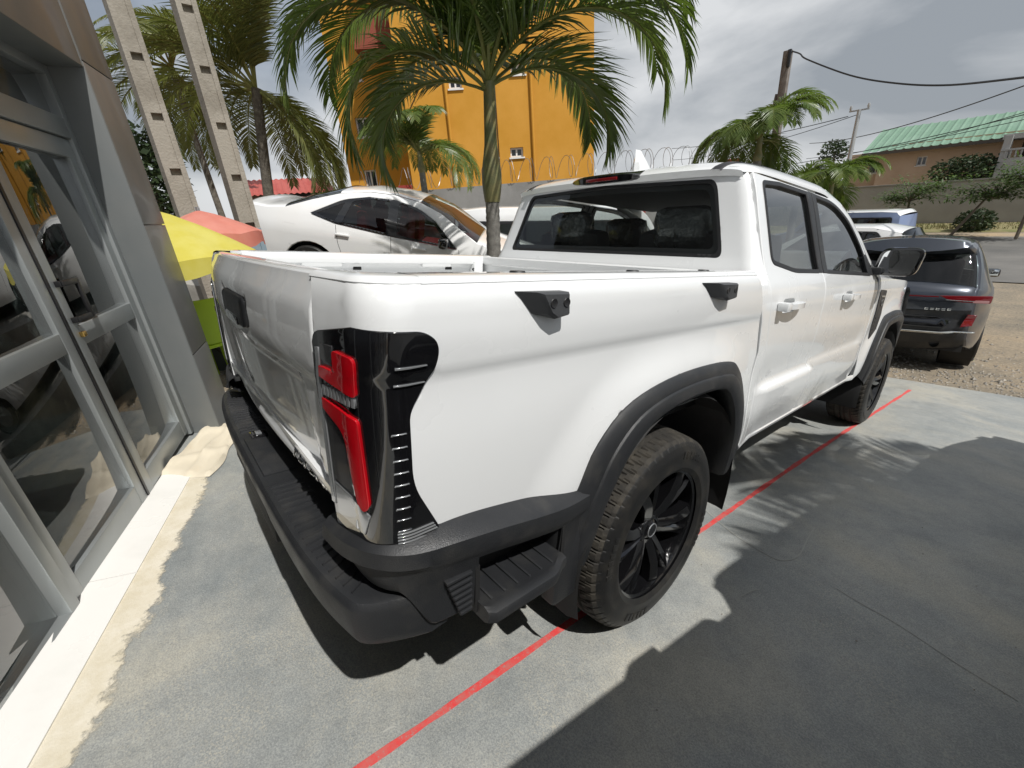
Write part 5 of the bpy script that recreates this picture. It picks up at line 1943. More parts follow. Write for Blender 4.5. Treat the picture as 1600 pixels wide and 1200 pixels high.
# coconut palms at the left
c = at(400, 138, 17.0)
F = [(k * 137.5 % 360, 80 - 120 * ((k * 0.618 + 0.1) % 1), 3.7 + 0.8 * rnd.random(), 1.3 + 0.5 * rnd.random()) for k in range(26)]
b = at(402, 310, 17.0)
palm('coconut_palm', 'tall coconut palm with a full drooping crown behind the concrete posts', 'coconut palms at the left', (b.x, b.y, gz(b.x, b.y) - 0.2), tuple(c), 0.15, F, LEAF2, DBARK, 0.90, 0.050, 0.22, 62, seed=5, rings=False, wobble=-0.15)
c = at(268, 105, 24.0)
b = at(350, 330, 22.0)
F = [(k * 137.5 % 360, 75 - 120 * ((k * 0.618 + 0.3) % 1), 3.8 + 0.6 * rnd.random(), 1.4 + 0.4 * rnd.random()) for k in range(26)]
palm('coconut_palm', 'thinner coconut palm with a slanting trunk between the concrete posts', 'coconut palms at the left', (b.x, b.y, gz(b.x, b.y) - 0.2), tuple(c), 0.11, F, LEAF2, DBARK, 0.85, 0.052, 0.24, 50, seed=6, rings=False, wobble=-0.3)
# palms along the street on the right
for i, (px, py, d, n, L, lab) in enumerate(((1188, 190, 13.0, 34, 1.7, 'bushy palm rising over the pickup roof by the utility pole'), (1300, 262, 15.0, 22, 1.3, 'low palm between the pickup cab and the lamp post'), (1248, 262, 17.0, 14, 1.1, 'far small palm half hidden behind the pickup cab'),
                                            (1012, 262, 16.0, 10, 0.9, 'tuft of palm leaves just showing over the middle of the pickup roof'))):
    c = at(px, py + 25, d)
    F = [(k * 137.5 % 360, 80 - 75 * ((k * 0.618 + 0.2) % 1), L * (0.85 + 0.3 * rnd.random()), 2.2) for k in range(n)]
    palm('palm_tree', lab, 'palms around the forecourt', (c.x, c.y, gz(c.x, c.y)), tuple(c), 0.10, F, LEAF, BARK, 0.5, 0.036, 0.28, 34, shaft=(0.5, 0.10), seed=30 + i)

# ------------------------------------------------------------------ concrete service poles with climbing recesses
CONC = mat('weathered precast concrete', (0.34, 0.31, 0.26), 0.9, noise=(3, (0.24, 0.215, 0.175), 0.42, 0.66), bump=(45, 0.6, 0.01))
BLUEP = mat('faded blue paint', (0.20, 0.27, 0.32), 0.7, noise=(6, (0.27, 0.33, 0.36), 0.4, 0.7))
SHADOWC = mat('recess concrete', (0.16, 0.145, 0.12), 0.9)
for i, (pb, yaw, lab) in enumerate((((-4.95, -0.50), 0.12, 'left one of two pale concrete posts with step recesses'), ((-4.86, 0.06), 0.12, 'right one of two concrete posts, its foot painted blue'))):
    T = root('concrete_post', lab, 'post', 'concrete posts left of the coconut palm', (pb[0], pb[1], gz(*pb) - 0.05), (0, 0, yaw))
    w, d = 0.20, 0.22
    zs = [0.0]
    k = 0
    while zs[-1] < 6.4:
        zs += [zs[-1] + 0.46, zs[-1] + 0.53]
    # front face (towards +x) interrupted by recesses: cheeks, blocks between, back
    m = MB()
    tp = lambda z: 1.0 - 0.028 * z
    def blk(y0, y1, x0, x1, za, zb):
        vs = []
        for z in (za, zb):
            s = tp(z)
            vs += [(x0 * s, y0 * s, z), (x1 * s, y0 * s, z), (x1 * s, y1 * s, z), (x0 * s, y1 * s, z)]
        m.add(vs, [(3, 2, 1, 0), (4, 5, 6, 7), (0, 1, 5, 4), (1, 2, 6, 5), (2, 3, 7, 6), (3, 0, 4, 7)])
    top = zs[-1]
    blk(-d / 2, -0.055, -w / 2, w / 2, 0, top)
    blk(0.055, d / 2, -w / 2, w / 2, 0, top)
    blk(-0.055, 0.055, -w / 2, w / 2 - 0.07, 0, top)
    for a, b in zip(zs[::2], zs[1::2]):
        blk(-0.055, 0.055, w / 2 - 0.07, w / 2 - 0.012, a, b)
    o = m.build('shaft', CONC, T, 20)
    if i == 1:
        m = MB()
        blk(-d / 2 - 0.003, -0.055, -w / 2 - 0.003, w / 2 + 0.003, 0, 1.52)
        blk(0.055, d / 2 + 0.003, -w / 2 - 0.003, w / 2 + 0.003, 0, 1.52)
        for a, b in zip(zs[::2], zs[1::2]):
            if b < 1.6:
                blk(-0.055, 0.055, w / 2 - 0.03, w / 2 - 0.009, a, b)
        m.build('painted_foot', BLUEP, T, 20)

# ------------------------------------------------------------------ parasols and snack corner
YEL = mat('yellow parasol cloth', (0.62, 0.55, 0.09), 0.85, noise=(5, (0.68, 0.62, 0.16), 0.4, 0.7), transl=0.25)
PNK = mat('faded red parasol cloth', (0.62, 0.22, 0.17), 0.85, noise=(4, (0.68, 0.30, 0.24), 0.4, 0.7), transl=0.25)
LIME = mat('lime plastic', (0.42, 0.62, 0.02), 0.4)
for nm, lab, px, py, d, r, dz, val, m_, rot in (('parasol', 'yellow parasol with a short valance beside the showroom pier', 232, 356, 4.75, 0.72, 0.40, 0.12, YEL, 0.35), ('parasol', 'faded red parasol behind the yellow one', 318, 356, 5.4, 0.50, 0.22, 0.12, PNK, 0.1)):
    a = at(px, py, d)
    T = root(nm, lab, 'parasol', 'parasols beside the showroom', (a.x, a.y, gz(a.x, a.y)))
    za = a.z + 0.16 - T.location.z
    N = 8
    m = MB()
    rows = []
    for f_ in (0.02, 0.25, 0.5, 0.75, 1.0):
        rows.append([(r * f_ * math.cos(2 * PI * k / 48 + rot) * (1 - 0.035 * f_ * (1 - abs(math.cos(N * PI * k / 48)))), r * f_ * math.sin(2 * PI * k / 48 + rot) * (1 - 0.035 * f_ * (1 - abs(math.cos(N * PI * k / 48)))), za - dz * f_ ** 1.25 - 0.02 * f_ * (1 - abs(math.cos(N * PI * k / 48)))) for k in range(48)])
    rows.append([(x * 1.005, y * 1.005, z - val + 0.02 * math.sin(k * 1.05)) for k, (x, y, z) in enumerate(rows[-1])])
    m.loft(rows, closed=True, flip=True)
    m.build('canopy', m_, T, 30)
    MB().tube([(0, 0, 0), (0, 0, za + 0.03)], 0.02, 10).build('pole', SILV, T)
    for k in range(N):
        t = 2 * PI * k / N + rot
        MB().tube([(0, 0, za - 0.03), (0.98 * r * math.cos(t), 0.98 * r * math.sin(t), za - dz - 0.02)], 0.006, 5).build('rib', SILV, T)


def chair(lab, loc, rz):
    T = root('plastic_chair', lab, 'chair', 'lime chairs under the parasols', loc, (0, 0, rz))
    MB().bevbox((0, 0, 0.42), (0.42, 0.42, 0.03), 0.012).build('seat', LIME, T)
    m = MB()
    rows = []
    for k in range(9):
        z = 0.44 + 0.40 * k / 8
        rows.append([(x * 0.20, -0.19 - 0.10 * k / 8 + 0.05 * x * x, z) for x in (-1, -0.5, 0, 0.5, 1)])
    m.loft(rows)
    rows = [[(x, y - 0.015, z) for x, y, z in r_] for r_ in rows]
    m.loft(rows, flip=True)
    m.build('backrest', LIME, T)
    for sx in (-1, 1):
        for sy in (-1, 1):
            MB().tube([(sx * 0.18, sy * 0.18, 0.42), (sx * 0.21, sy * 0.21, 0.0)], [0.022, 0.018], 8).build('leg', LIME, T)


for px, py, d, rz, lab in ((306, 470, 4.75, 2.0, 'lime plastic chair nearest the showroom pier under the yellow parasol'), (350, 460, 5.4, 2.6, 'lime plastic chair just behind the tailgate of the pickup')):
    a = at(px, py, d)
    chair(lab, (a.x, a.y, gz(a.x, a.y)), rz)
a = at(338, 500, 5.0)
T = root('folding_table', 'black folding table in the shade of the parasols', 'table', None, (a.x, a.y, gz(a.x, a.y)), (0, 0, 0.4))
MB().bevbox((0, 0, 0.60), (0.60, 0.45, 0.03), 0.01).build('table_top', BLK, T)
for sx in (-1, 1):
    for s in (-1, 1):
        MB().tube([(sx * 0.26, s * 0.20, 0.59), (sx * 0.26, -s * 0.24, 0.0)], 0.016, 8).build('leg', BLK, T)
MB().bevbox((0.0, 0.0, 0.30), (0.46, 0.05, 0.03), 0.008).build('brace', BLK, T)
a = at(352, 520, 5.5)
T = root('storage_bin', 'dark plastic bin standing on the gravel behind the folding table', 'bin', None, (a.x, a.y, gz(a.x, a.y)))
MB().bevbox((0, 0, 0.30), (0.42, 0.38, 0.58), 0.04).build('bin_body', mat('slate plastic', (0.05, 0.065, 0.075), 0.5), T)
MB().bevbox((0, 0, 0.61), (0.46, 0.42, 0.05), 0.02).build('bin_lid', BLK, T)

# ------------------------------------------------------------------ yellow apartment block
OCH = mat('ochre render', (0.58, 0.285, 0.038), 0.85, noise=(0.8, (0.50, 0.235, 0.016), 0.35, 0.7), bump=(25, 0.25, 0.01))
OCHR = mat('red brown trim', (0.24, 0.055, 0.03), 0.8)
WFR = mat('white window frame', (0.70, 0.70, 0.68), 0.4)
PANE = mat('dark window pane', (0.02, 0.025, 0.03), 0.06, 0, 0.5)
Y = root('apartment_block', 'tall ochre yellow apartment block behind the near palm', 'building')


def block(p0, p1, depth, z0, z1, wins, parent, m_):
    """wall from plan point p0 to p1 with window openings (a0, a1, z0, z1), body behind"""
    p0, p1 = Vector((p0[0], p0[1], 0)), Vector((p1[0], p1[1], 0))
    e = (p1 - p0)
    ln = e.length
    e.normalize()
    n = Vector((e.y, -e.x, 0))
    if n.dot(CAM - p0) < 0:
        n = -n
    f = lambda a, z: p0 + e * a + Vector((0, 0, z))
    flip = e.cross(Vector((0, 0, 1))).dot(n) < 0
    w = panel('wall', [(0, z0), (ln, z0), (ln, z1), (0, z1)], lambda a, z: tuple(f(a, z)), m_, parent, holes=[[(a0, b0), (a1, b0), (a1, b1), (a0, b1)] for a0, a1, b0, b1 in wins], grid=1.2, roll=0, thick=0.22, flip=flip, ds=1.5)
    m = MB()
    q = [p0 - n * 0.23, p1 - n * 0.23, p1 - n * depth, p0 - n * depth]
    m.prism([(v.x, v.y) for v in (q if e.cross(n).z < 0 else q[::-1])], z0, z1)
    # side cheeks flush with the wall
    m.build('body', m_, parent, 20)
    for c0 in (p0, p1):
        s = -1 if c0 is p0 else 1
        mm = MB()
        a = c0 + e * (s * -0.001)
        mm.add([a + Vector((0, 0, z0)), a - n * 0.24 + Vector((0, 0, z0)), a - n * 0.24 + Vector((0, 0, z1)), a + Vector((0, 0, z1))], [(0, 1, 2, 3)])
        mm.build('wall_end', m_, parent, 0)
    for a0, a1, b0, b1 in wins:
        wm = MB()
        t = 0.06
        for (x0, x1, y0, y1) in ((a0, a1, b0, b0 + t), (a0, a1, b1 - t, b1), (a0, a0 + t, b0 + t, b1 - t), (a1 - t, a1, b0 + t, b1 - t), ((a0 + a1) / 2 - t / 2, (a0 + a1) / 2 + t / 2, b0 + t, b1 - t)):
            P = []
            for dd in (-0.10, -0.15):
                P += [f(x0, y0) + n * dd, f(x1, y0) + n * dd, f(x1, y1) + n * dd, f(x0, y1) + n * dd]
            wm.add(P, [(0, 1, 2, 3), (4, 5, 6, 7), (0, 1, 5, 4), (1, 2, 6, 5), (2, 3, 7, 6), (3, 0, 4, 7)])
        wo = wm.build('window', WFR, parent, 0)
        pm = MB().add([f(a0, b0) - n * 0.13, f(a1, b0) - n * 0.13, f(a1, b1) - n * 0.13, f(a0, b1) - n * 0.13], [(0, 1, 2, 3)])
        pm.build('pane', PANE, wo, 0)
        sm = MB()
        P = []
        for dd, zz in ((0.05, b0 - 0.05), (-0.02, b0 - 0.05), (0.05, b0), (-0.02, b0)):
            P += [f(a0 - 0.05, zz) + n * dd, f(a1 + 0.05, zz) + n * dd]
        sm.add(P, [(0, 1, 5, 4), (4, 5, 7, 6), (0, 4, 6, 2), (1, 3, 7, 5), (0, 2, 3, 1)])
        sm.build('sill', WFR, wo, 0)
    return e, n, f


def on_wall(px, py, p0, p1):
    e = (Vector((p1[0], p1[1], 0)) - Vector((p0[0], p0[1], 0)))
    n = Vector((e.y, -e.x, 0))
    q = at_plane(px, py, (p0[0], p0[1], 0), n)
    return (Vector((q.x, q.y, 0)) - Vector((p0[0], p0[1], 0))).dot(e.normalized()), q.z


def win_px(x0, y0, x1, y1, p0, p1):
    a, za = on_wall(x0, y0, p0, p1)
    b, zb = on_wall(x1, y1, p0, p1)
    return (min(a, b), max(a, b), min(za, zb), max(za, zb))


pL, pM, pR = at(632, 200, 18.0), at(632, 200, 18.0), at(928, 230, 18.5)
P0, P1 = (pM.x, pM.y), (pR.x, pR.y)
block(P0, P1, 9.0, -1.5, 13.5, [win_px(797, 231, 818, 245, P0, P1), win_px(765, 232, 778, 246, P0, P1), win_px(797, 100, 820, 116, P0, P1), win_px(700, 120, 722, 138, P0, P1)], Y, OCH)
e2 = (Vector(P1) - Vector(P0)).normalized()
nb = Vector((-e2.y, e2.x))
if nb.dot(Vector((CAM.x, CAM.y)) - Vector(P0)) > 0:
    nb = -nb
qL = at(520, 140, 21.5)
Q0 = (qL.x, qL.y)
Q1 = tuple(Vector(Q0) + e2 * 6.0)
block(Q0, Q1, 7.0, -1.5, 13.5, [win_px(554, 184, 582, 214, Q0, Q1), win_px(568, 266, 592, 296, Q0, Q1), win_px(544, 112, 566, 126, Q0, Q1)], Y, OCH)
m = MB()
a = at(588, 62, 19.6)
m.box((a.x, a.y, a.z), (1.4, 1.4, 0.9), math.atan2(e2.y, e2.x))
m.build('balcony_block', OCHR, Y, 0)

e3 = Vector((e2.x, e2.y, 0))
n3 = Vector((-nb.x, -nb.y, 0))
for a_, za_, zb_ in ((4.6, -1.0, 13.0), (1.6, -1.0, 13.0)):
    p_ = Vector((pM.x, pM.y, 0)) + e3 * a_ + n3 * 0.07
    MB().tube([p_ + Vector((0, 0, za_)), p_ + Vector((0, 0, zb_))], 0.05, 8).build('drain_pipe', OCH, Y)
for (a0_, z0_), (a1_, z1_) in (((0.1, 4.6), (2.6, 8.2)), ((3.3, 2.2), (3.35, 9.0))):
    P_ = [Vector((pM.x, pM.y, 0)) + e3 * a_ + n3 * 0.02 + Vector((0, 0, z_)) for a_, z_ in ((a0_, z0_), (a1_, z1_))]
    MB().tube(P_, 0.014, 5).build('service_cable', RUBBER, Y)

# ------------------------------------------------------------------ yard wall with coiled wire
GREYW = mat('grey render wall', (0.26, 0.255, 0.245), 0.9, noise=(1.5, (0.20, 0.195, 0.185), 0.4, 0.7), bump=(20, 0.3, 0.01))
REDP = mat('red painted post', (0.30, 0.035, 0.025), 0.7)
STEEL = mat('galvanised wire', (0.30, 0.30, 0.30), 0.45, 0.8)
A = at(560, 302, 12.5)
B = at(1160, 262, 14.5)
W_ = root('yard_wall', 'grey yard wall topped with coiled razor wire behind the vehicles', 'wall', None, (A.x, A.y, 0))
d = Vector((B.x - A.x, B.y - A.y, 0))
ln = d.length
d.normalize()
za, zb = at(650, 300, 12.6).z, at(1100, 262, 14.3).z
ang = math.atan2(d.y, d.x)
m = MB()
m.add([Vector((0, 0, -1.5)), d * ln + Vector((0, 0, -1.5)), d * ln + Vector((0, 0, zb)), Vector((0, 0, za))], [(0, 1, 2, 3)])
nn = Vector((-d.y, d.x, 0)) * 0.2
vs = [Vector((0, 0, -1.5)), d * ln + Vector((0, 0, -1.5)), d * ln + Vector((0, 0, zb)), Vector((0, 0, za))]
m = MB().add(vs + [v + nn for v in vs], [(0, 1, 2, 3), (7, 6, 5, 4), (3, 2, 6, 7), (0, 3, 7, 4), (1, 5, 6, 2)])
m.build('wall_body', GREYW, W_, 0)
m = MB()
pts = []
nturn = int(ln / 0.26)
for k in range(nturn * 14 + 1):
    t = k / (nturn * 14)
    a = 2 * PI * k / 14
    p = d * ln * t + Vector((0, 0, za + (zb - za) * t + 0.30)) + nn * 0.5
    pts.append(p + Vector((0, 0, 0.26 * math.sin(a))) + nn.normalized() * 0.26 * math.cos(a) + d * 0.10 * math.sin(a * 0.5))
m.tube(pts, 0.007, 3, cap=False)
m.build('razor_wire', STEEL, W_, 0)
for t in (0.01, 0.115, 0.72, 0.97):
    mm = MB().box(tuple(d * ln * t + nn * 0.45 + Vector((0, 0, za + (zb - za) * t - 1.55))), (0.32, 0.32, 3.4), ang)
    mm.build('wall_post', REDP, W_, 0)

# ------------------------------------------------------------------ red-roofed house at the left
RR = mat('red sheet roofing', (0.36, 0.065, 0.05), 0.6, noise=(1.0, (0.42, 0.11, 0.09), 0.4, 0.7))
H = root('red_roof_house', 'low house with a faded red sheet roof behind the coconut palm', 'house')
a, b = at(352, 296, 24), at(522, 288, 24)
e = Vector((b.x - a.x, b.y - a.y, 0))
ln = e.length
e.normalize()
bk = Vector((-e.y, e.x, 0))
if bk.dot(CAM - a) > 0:
    bk = -bk
zt = (a.z + b.z) / 2
m = MB()
N = int(ln / 0.25)
rows = []
for k in range(N * 4 + 1):
    p = a + e * (ln * k / (N * 4))
    r = 0.03 * math.sin(k * PI / 2)
    rows.append([(p.x, p.y, zt - 0.30 + r), (p.x + bk.x * 3, p.y + bk.y * 3, zt + 0.55 + r)])
m.loft(rows)
m.build('roof', RR, H, 60)
m = MB()
q = [a + bk * 0.4, b + bk * 0.4, b + bk * 4, a + bk * 4]
m.prism([(v.x, v.y) for v in q], -1.5, zt - 0.25)
m.build('wall', mat('brown render', (0.20, 0.15, 0.12), 0.9, noise=(2, (0.28, 0.22, 0.18), 0.4, 0.7)), H, 0)
m = MB()
q = [a + bk * 0.35 + e * (ln * 0.45), a + bk * 0.35 + e * (ln * 0.95)]
m.box(tuple((q[0] + q[1]) / 2 + Vector((0, 0, -zt + zt - 0.8))), (ln * 0.5, 0.06, 1.0), math.atan2(e.y, e.x))
m.build('shutter', BLK, H, 0)


# ------------------------------------------------------------------ leafy trees
def leaf_cloud(name, mat_, parent, centre, radii, n, size, seed, flat=0.0):
    rnd = random.Random(seed)
    m = MB()
    for k in range(n):
        while True:
            p = Vector((rnd.uniform(-1, 1), rnd.uniform(-1, 1), rnd.uniform(-1, 1)))
            if 0.25 < p.length < 1:
                break
        p = Vector((p.x * radii[0], p.y * radii[1], p.z * radii[2])) + Vector(centre)
        d = Vector((rnd.uniform(-1, 1), rnd.uniform(-1, 1), rnd.uniform(-0.6, 0.4) * (1 - flat))).normalized()
        s = d.orthogonal().normalized()
        s = (s * math.cos(rnd.random() * 6) + d.cross(s) * math.sin(rnd.random() * 6))
        L = size * rnd.uniform(0.6, 1.3)
        w = L * 0.24
        m.add([p, p + d * L * 0.5 + s * w, p + d * L, p + d * L * 0.5 - s * w], [(0, 1, 2, 3)])
    return m.build(name, mat_, parent, 0)


GRN = mat('tree foliage', (0.065, 0.115, 0.032), 0.55, noise=(2, (0.10, 0.155, 0.045), 0.4, 0.7), transl=0.3)
DGRN = mat('dark foliage', (0.026, 0.048, 0.018), 0.6, noise=(2, (0.045, 0.07, 0.022), 0.4, 0.7), transl=0.15)
TRB = mat('thin tree bark', (0.20, 0.17, 0.13), 0.9, noise=(6, (0.12, 0.10, 0.08), 0.4, 0.7))
for i, (px, py, d, r, n, lab) in enumerate(((1425, 296, 29, 1.75, 2400, 'young umbrella-shaped tree before the right-hand wall'), (1560, 290, 28, 1.9, 2300, 'second umbrella-shaped tree, leaning, by the right-hand bush'), (1625, 268, 27, 1.5, 1700, 'third umbrella-shaped tree cut by the right edge'))):
    c = at(px, py, d)
    bx, by = c.x + (0.0 if i != 1 else -1.0), c.y
    T = root('young_tree', lab, 'tree', 'young trees along the wall', (bx, by, gz(bx, by)))
    hz = c.z - T.location.z
    off = Vector((c.x - bx, 0, 0))
    MB().tube([(0, 0, 0), tuple(off * 0.4 + Vector((0.05, 0, hz * 0.45))), tuple(off + Vector((0, 0, hz)))], [0.06, 0.05, 0.03], 8).build('trunk', TRB, T)
    rr = random.Random(40 + i)
    cm = MB()
    lm = MB()
    for k in range(15):
        a = k * 2.4 + rr.random()
        rad = r * (0.35 + 0.65 * rr.random())
        zz = rr.uniform(-0.75, 0.55) * (0.6 if rad > r * 0.8 else 1)
        tip = off + Vector((math.cos(a) * rad, math.sin(a) * rad, hz + zz))
        st = off + Vector((0, 0, hz - 0.5))
        lm.tube([tuple(st), tuple(st.lerp(tip, 0.55) + Vector((0, 0, 0.15))), tuple(tip)], [0.03, 0.018, 0.006], 5)
        for j in range(n // 15):
            t = rr.uniform(0.35, 1.15)
            q = st.lerp(tip, t) + Vector((rr.gauss(0, 0.26), rr.gauss(0, 0.26), rr.gauss(0.05, 0.07)))
            d_ = Vector((rr.uniform(-1, 1), rr.uniform(-1, 1), rr.uniform(-0.35, 0.25))).normalized()
            s_ = d_.cross(Vector((0, 0, 1))).normalized()
            L_ = rr.uniform(0.14, 0.28)
            cm.add([q, q + d_ * L_ * 0.5 + s_ * L_ * 0.16, q + d_ * L_, q + d_ * L_ * 0.5 - s_ * L_ * 0.16], [(0, 1, 2, 3)])
    lm.build('limbs', TRB, T)
    cm.build('crown', GRN, T, 0)
for nm, px, py, d, rad, n, s, lab in (('shrub', 1523, 345, 31, (0.75, 0.75, 0.55), 1500, 0.16, 'round dark bush at the foot of the right-hand wall'), ('broadleaf_tree', 1512, 264, 38.0, (1.7, 0.9, 0.75), 2200, 0.22, 'dark broad tree between the beige house and its wall'),
                                      ('broadleaf_tree', 236, 285, 17, (0.9, 0.9, 1.5), 2600, 0.2, 'dense dark tree in the gap beside the showroom pier'), ('broadleaf_tree', 1305, 235, 40, (0.9, 0.9, 0.7), 700, 0.22, 'small far tree beside the green-roofed house')):
    c = at(px, py, d)
    T = root(nm, lab, 'bush' if nm == 'shrub' else 'tree', None, (c.x, c.y, gz(c.x, c.y)))
    h = c.z - T.location.z
    MB().tube([(0, 0, 0), (0.1, 0, h * 0.6), (0, 0, h)], [0.10, 0.08, 0.04], 7).build('trunk', TRB, T)
    leaf_cloud('crown', DGRN, T, (0, 0, h), rad, n, s, len(lab))

# ------------------------------------------------------------------ right-hand wall, houses, verge
WALLR = mat('long grey wall', (0.30, 0.285, 0.265), 0.9, noise=(0.7, (0.36, 0.345, 0.32), 0.4, 0.7), bump=(15, 0.3, 0.01))
a, b = at(1300, 292, 35), at(1750, 298, 34)
T = root('street_wall', 'long plain grey wall across the street at the right', 'wall', None, (0, 0, 0))
e = Vector((b.x - a.x, b.y - a.y, 0)).normalized()
ln = (Vector((b.x, b.y, 0)) - Vector((a.x, a.y, 0))).length
zt = at(1440, 287, 35).z
a0 = a - e * 12
b0 = b + e * 6
q = [Vector((a0.x, a0.y, 0)), Vector((b0.x, b0.y, 0))]
nn = Vector((-e.y, e.x, 0)) * 0.25
m = MB().prism([(v.x, v.y) for v in (q[0], q[1], q[1] + nn, q[0] + nn)], -2.0, zt)
m.build('wall_body', WALLR, T, 0)
m = MB().prism([(v.x, v.y) for v in (q[0] - nn * 0.2, q[1] - nn * 0.2, q[1] + nn * 1.2, q[0] + nn * 1.2)], zt + 0.002, zt + 0.07)
m.build('coping', mat('wall coping', (0.25, 0.24, 0.22), 0.9), T, 0)
vg = MB()
rows = []
for k in range(40):
    p = q[0].lerp(q[1], k / 39)
    rows.append([(p.x, p.y - 0.1, gz(p.x, p.y) + 0.12), (p.x, p.y - 2.2, gz(p.x, p.y) + 0.06 + 0.05 * math.sin(k)), (p.x, p.y - 3.6, gz(p.x, p.y) - 0.03)])
vg.loft(rows)
tag(vg.build('verge', node_mat('dry grass verge', paint_nodes((0.14, 0.145, 0.05), (0.26, 0.21, 0.11), 1.6, 0.5)), None, 60), kind='structure')
gr = MB()
rnd = random.Random(8)
for k in range(5000):
    p = q[0].lerp(q[1], rnd.random())
    y = p.y - rnd.uniform(0.1, 3.0)
    z = gz(p.x, y) + 0.05
    s = rnd.uniform(0.06, 0.20)
    dx, dy = rnd.uniform(-0.08, 0.08), rnd.uniform(-0.08, 0.08)
    gr.add([(p.x - 0.015, y, z), (p.x + 0.015, y, z), (p.x + dx, y + dy, z + s)], [(0, 1, 2)])
tag(gr.build('grass', mat('verge grass blades', (0.12, 0.14, 0.04), 0.7, noise=(1.2, (0.24, 0.20, 0.09), 0.4, 0.6)), None, 0), 'short dry grass growing on the verge by the wall', 'grass', None, 'stuff')

BEI = mat('beige house render', (0.56, 0.42, 0.30), 0.9, noise=(1, (0.50, 0.36, 0.25), 0.4, 0.7))
GRF = mat('green sheet roofing', (0.14, 0.245, 0.17), 0.55, noise=(0.6, (0.18, 0.285, 0.21), 0.4, 0.7))
GR2 = mat('green ridge', (0.10, 0.20, 0.13), 0.5)
H = root('green_roof_house', 'beige house with a green ribbed sheet roof beyond the right-hand wall', 'house')
a, b = at(1352, 236, 41), at(1640, 208, 40)
P0, P1 = (a.x, a.y), (b.x, b.y)
A1 = at(1378, 232, 41)
block((A1.x, A1.y), P1, 6.0, -2, at(1480, 222, 41).z + 0.15, [win_px(1434, 245, 1446, 258, (A1.x, A1.y), P1)], H, BEI)
A2 = at(1330, 240, 42.5)
block((A2.x, A2.y), (A1.x + 0.3, A1.y + 1.4), 4.0, -2, at(1350, 240, 42).z, [win_px(1360, 252, 1378, 270, (A2.x, A2.y), (A1.x + 0.3, A1.y + 1.4))], H, BEI)
e = Vector((P1[0] - P0[0], P1[1] - P0[1], 0))
ln = e.length + 3
e.normalize()
bk = Vector((-e.y, e.x, 0))
ze = at(1480, 226, 40.4).z
s0 = Vector((P0[0], P0[1], 0)) - bk * 0.6
m = MB()
rows = []
K = int(ln / 0.42)
for k in range(K * 4 + 1):
    p = s0 + e * (ln * k / (K * 4))
    r = 0.05 if k % 4 == 0 else 0.0
    rows.append([(p.x, p.y, ze + r), (p.x + bk.x * 4.2, p.y + bk.y * 4.2, ze + 1.55 + r)])
m.loft(rows)
m.build('roof', GRF, H, 0)
m = MB()
mid = s0 + e * (ln / 2)
m.box((mid.x - bk.x * 0.02, mid.y - bk.y * 0.02, ze - 0.10), (ln, 0.06, 0.18), math.atan2(e.y, e.x))
m.build('fascia', mat('dark fascia', (0.10, 0.085, 0.07), 0.8), H, 0)
H = root('white_balcony_house', 'white house with a baluster balcony at the right edge', 'house')
a, b = at(1556, 260, 37.5), at(1690, 250, 37)
WH = mat('off-white render', (0.42, 0.42, 0.41), 0.9)
zb_ = at(1590, 247, 37).z
block((a.x, a.y), (b.x, b.y), 5.0, -2, zb_ + 0.05, [], H, WH)
e = Vector((b.x - a.x, b.y - a.y, 0)).normalized()
dd = Vector((-e.y, e.x, 0))
m = MB()
m.box(tuple(Vector((a.x, a.y, zb_ + 1.10)) + e * 2.6 + dd * 1.5), (5.4, 2.8, 0.25), math.atan2(e.y, e.x))
m.build('balcony_roof', WH, H, 0)
m = MB().box(tuple(Vector((a.x, a.y, zb_ + 0.46)) + e * 2.6), (5.2, 0.12, 0.09), math.atan2(e.y, e.x))
m.build('handrail', WH, H, 0)
bal = MB().lathe([(0.03, 0), (0.05, 0.08), (0.025, 0.16), (0.05, 0.28), (0.03, 0.38)], 8)
b0_ = None
for k in range(16):
    p = Vector((a.x, a.y, zb_ + 0.05)) + e * (0.2 + 0.2 * k)
    if b0_ is None:
        b0_ = bal.build('baluster', WH, H)
        o = b0_
    else:
        o = link(bpy.data.objects.new('baluster', b0_.data), H)
    o.location = p
m = MB().box(tuple(Vector((a.x, a.y, zb_ + 0.6)) + e * 0.15 + dd * 0.15), (0.3, 0.3, 1.1), math.atan2(e.y, e.x))
m.build('balcony_pier', WH, H, 0)
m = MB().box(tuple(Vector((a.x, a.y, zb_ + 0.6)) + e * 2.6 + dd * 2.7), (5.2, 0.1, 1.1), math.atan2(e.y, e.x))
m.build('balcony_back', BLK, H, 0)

# ------------------------------------------------------------------ poles and wires
POLE = mat('weathered wood pole', (0.12, 0.10, 0.085), 0.9, noise=(4, (0.19, 0.17, 0.15), 0.4, 0.7))
GALV = mat('galvanised lamp post', (0.42, 0.43, 0.43), 0.45, 0.5)
CABLE = mat('black cable', (0.012, 0.012, 0.012), 0.5)
tp_ = at(1232, 79, 20)
T = root('utility_pole', 'dark wooden utility pole rising behind the right-hand palm', 'pole', None, (tp_.x, tp_.y, gz(tp_.x, tp_.y)))
h = tp_.z - T.location.z
MB().bevbox((0, 0, h / 2), (0.24, 0.22, h), 0.03).build('shaft', POLE, T)
MB().bevbox((0.10, -0.12, h - 0.25), (0.10, 0.10, 0.5), 0.02).build('bracket', BLK, T)
MB().tube([(-0.18, 0, h - 1.2), (-0.40, 0.05, h - 3.0), (-0.5, 0.05, 0)], 0.05, 6).build('stay', POLE, T)
lp = at(1343, 171, 22)
T = root('lamp_post', 'slim pale metal lamp post beside the dark SUV', 'lamp post', None, (lp.x, lp.y, gz(lp.x, lp.y)))
h = lp.z - T.location.z
MB().tube([(0, 0, 0), (0, 0, h)], [0.10, 0.06], 10).build('shaft', GALV, T)
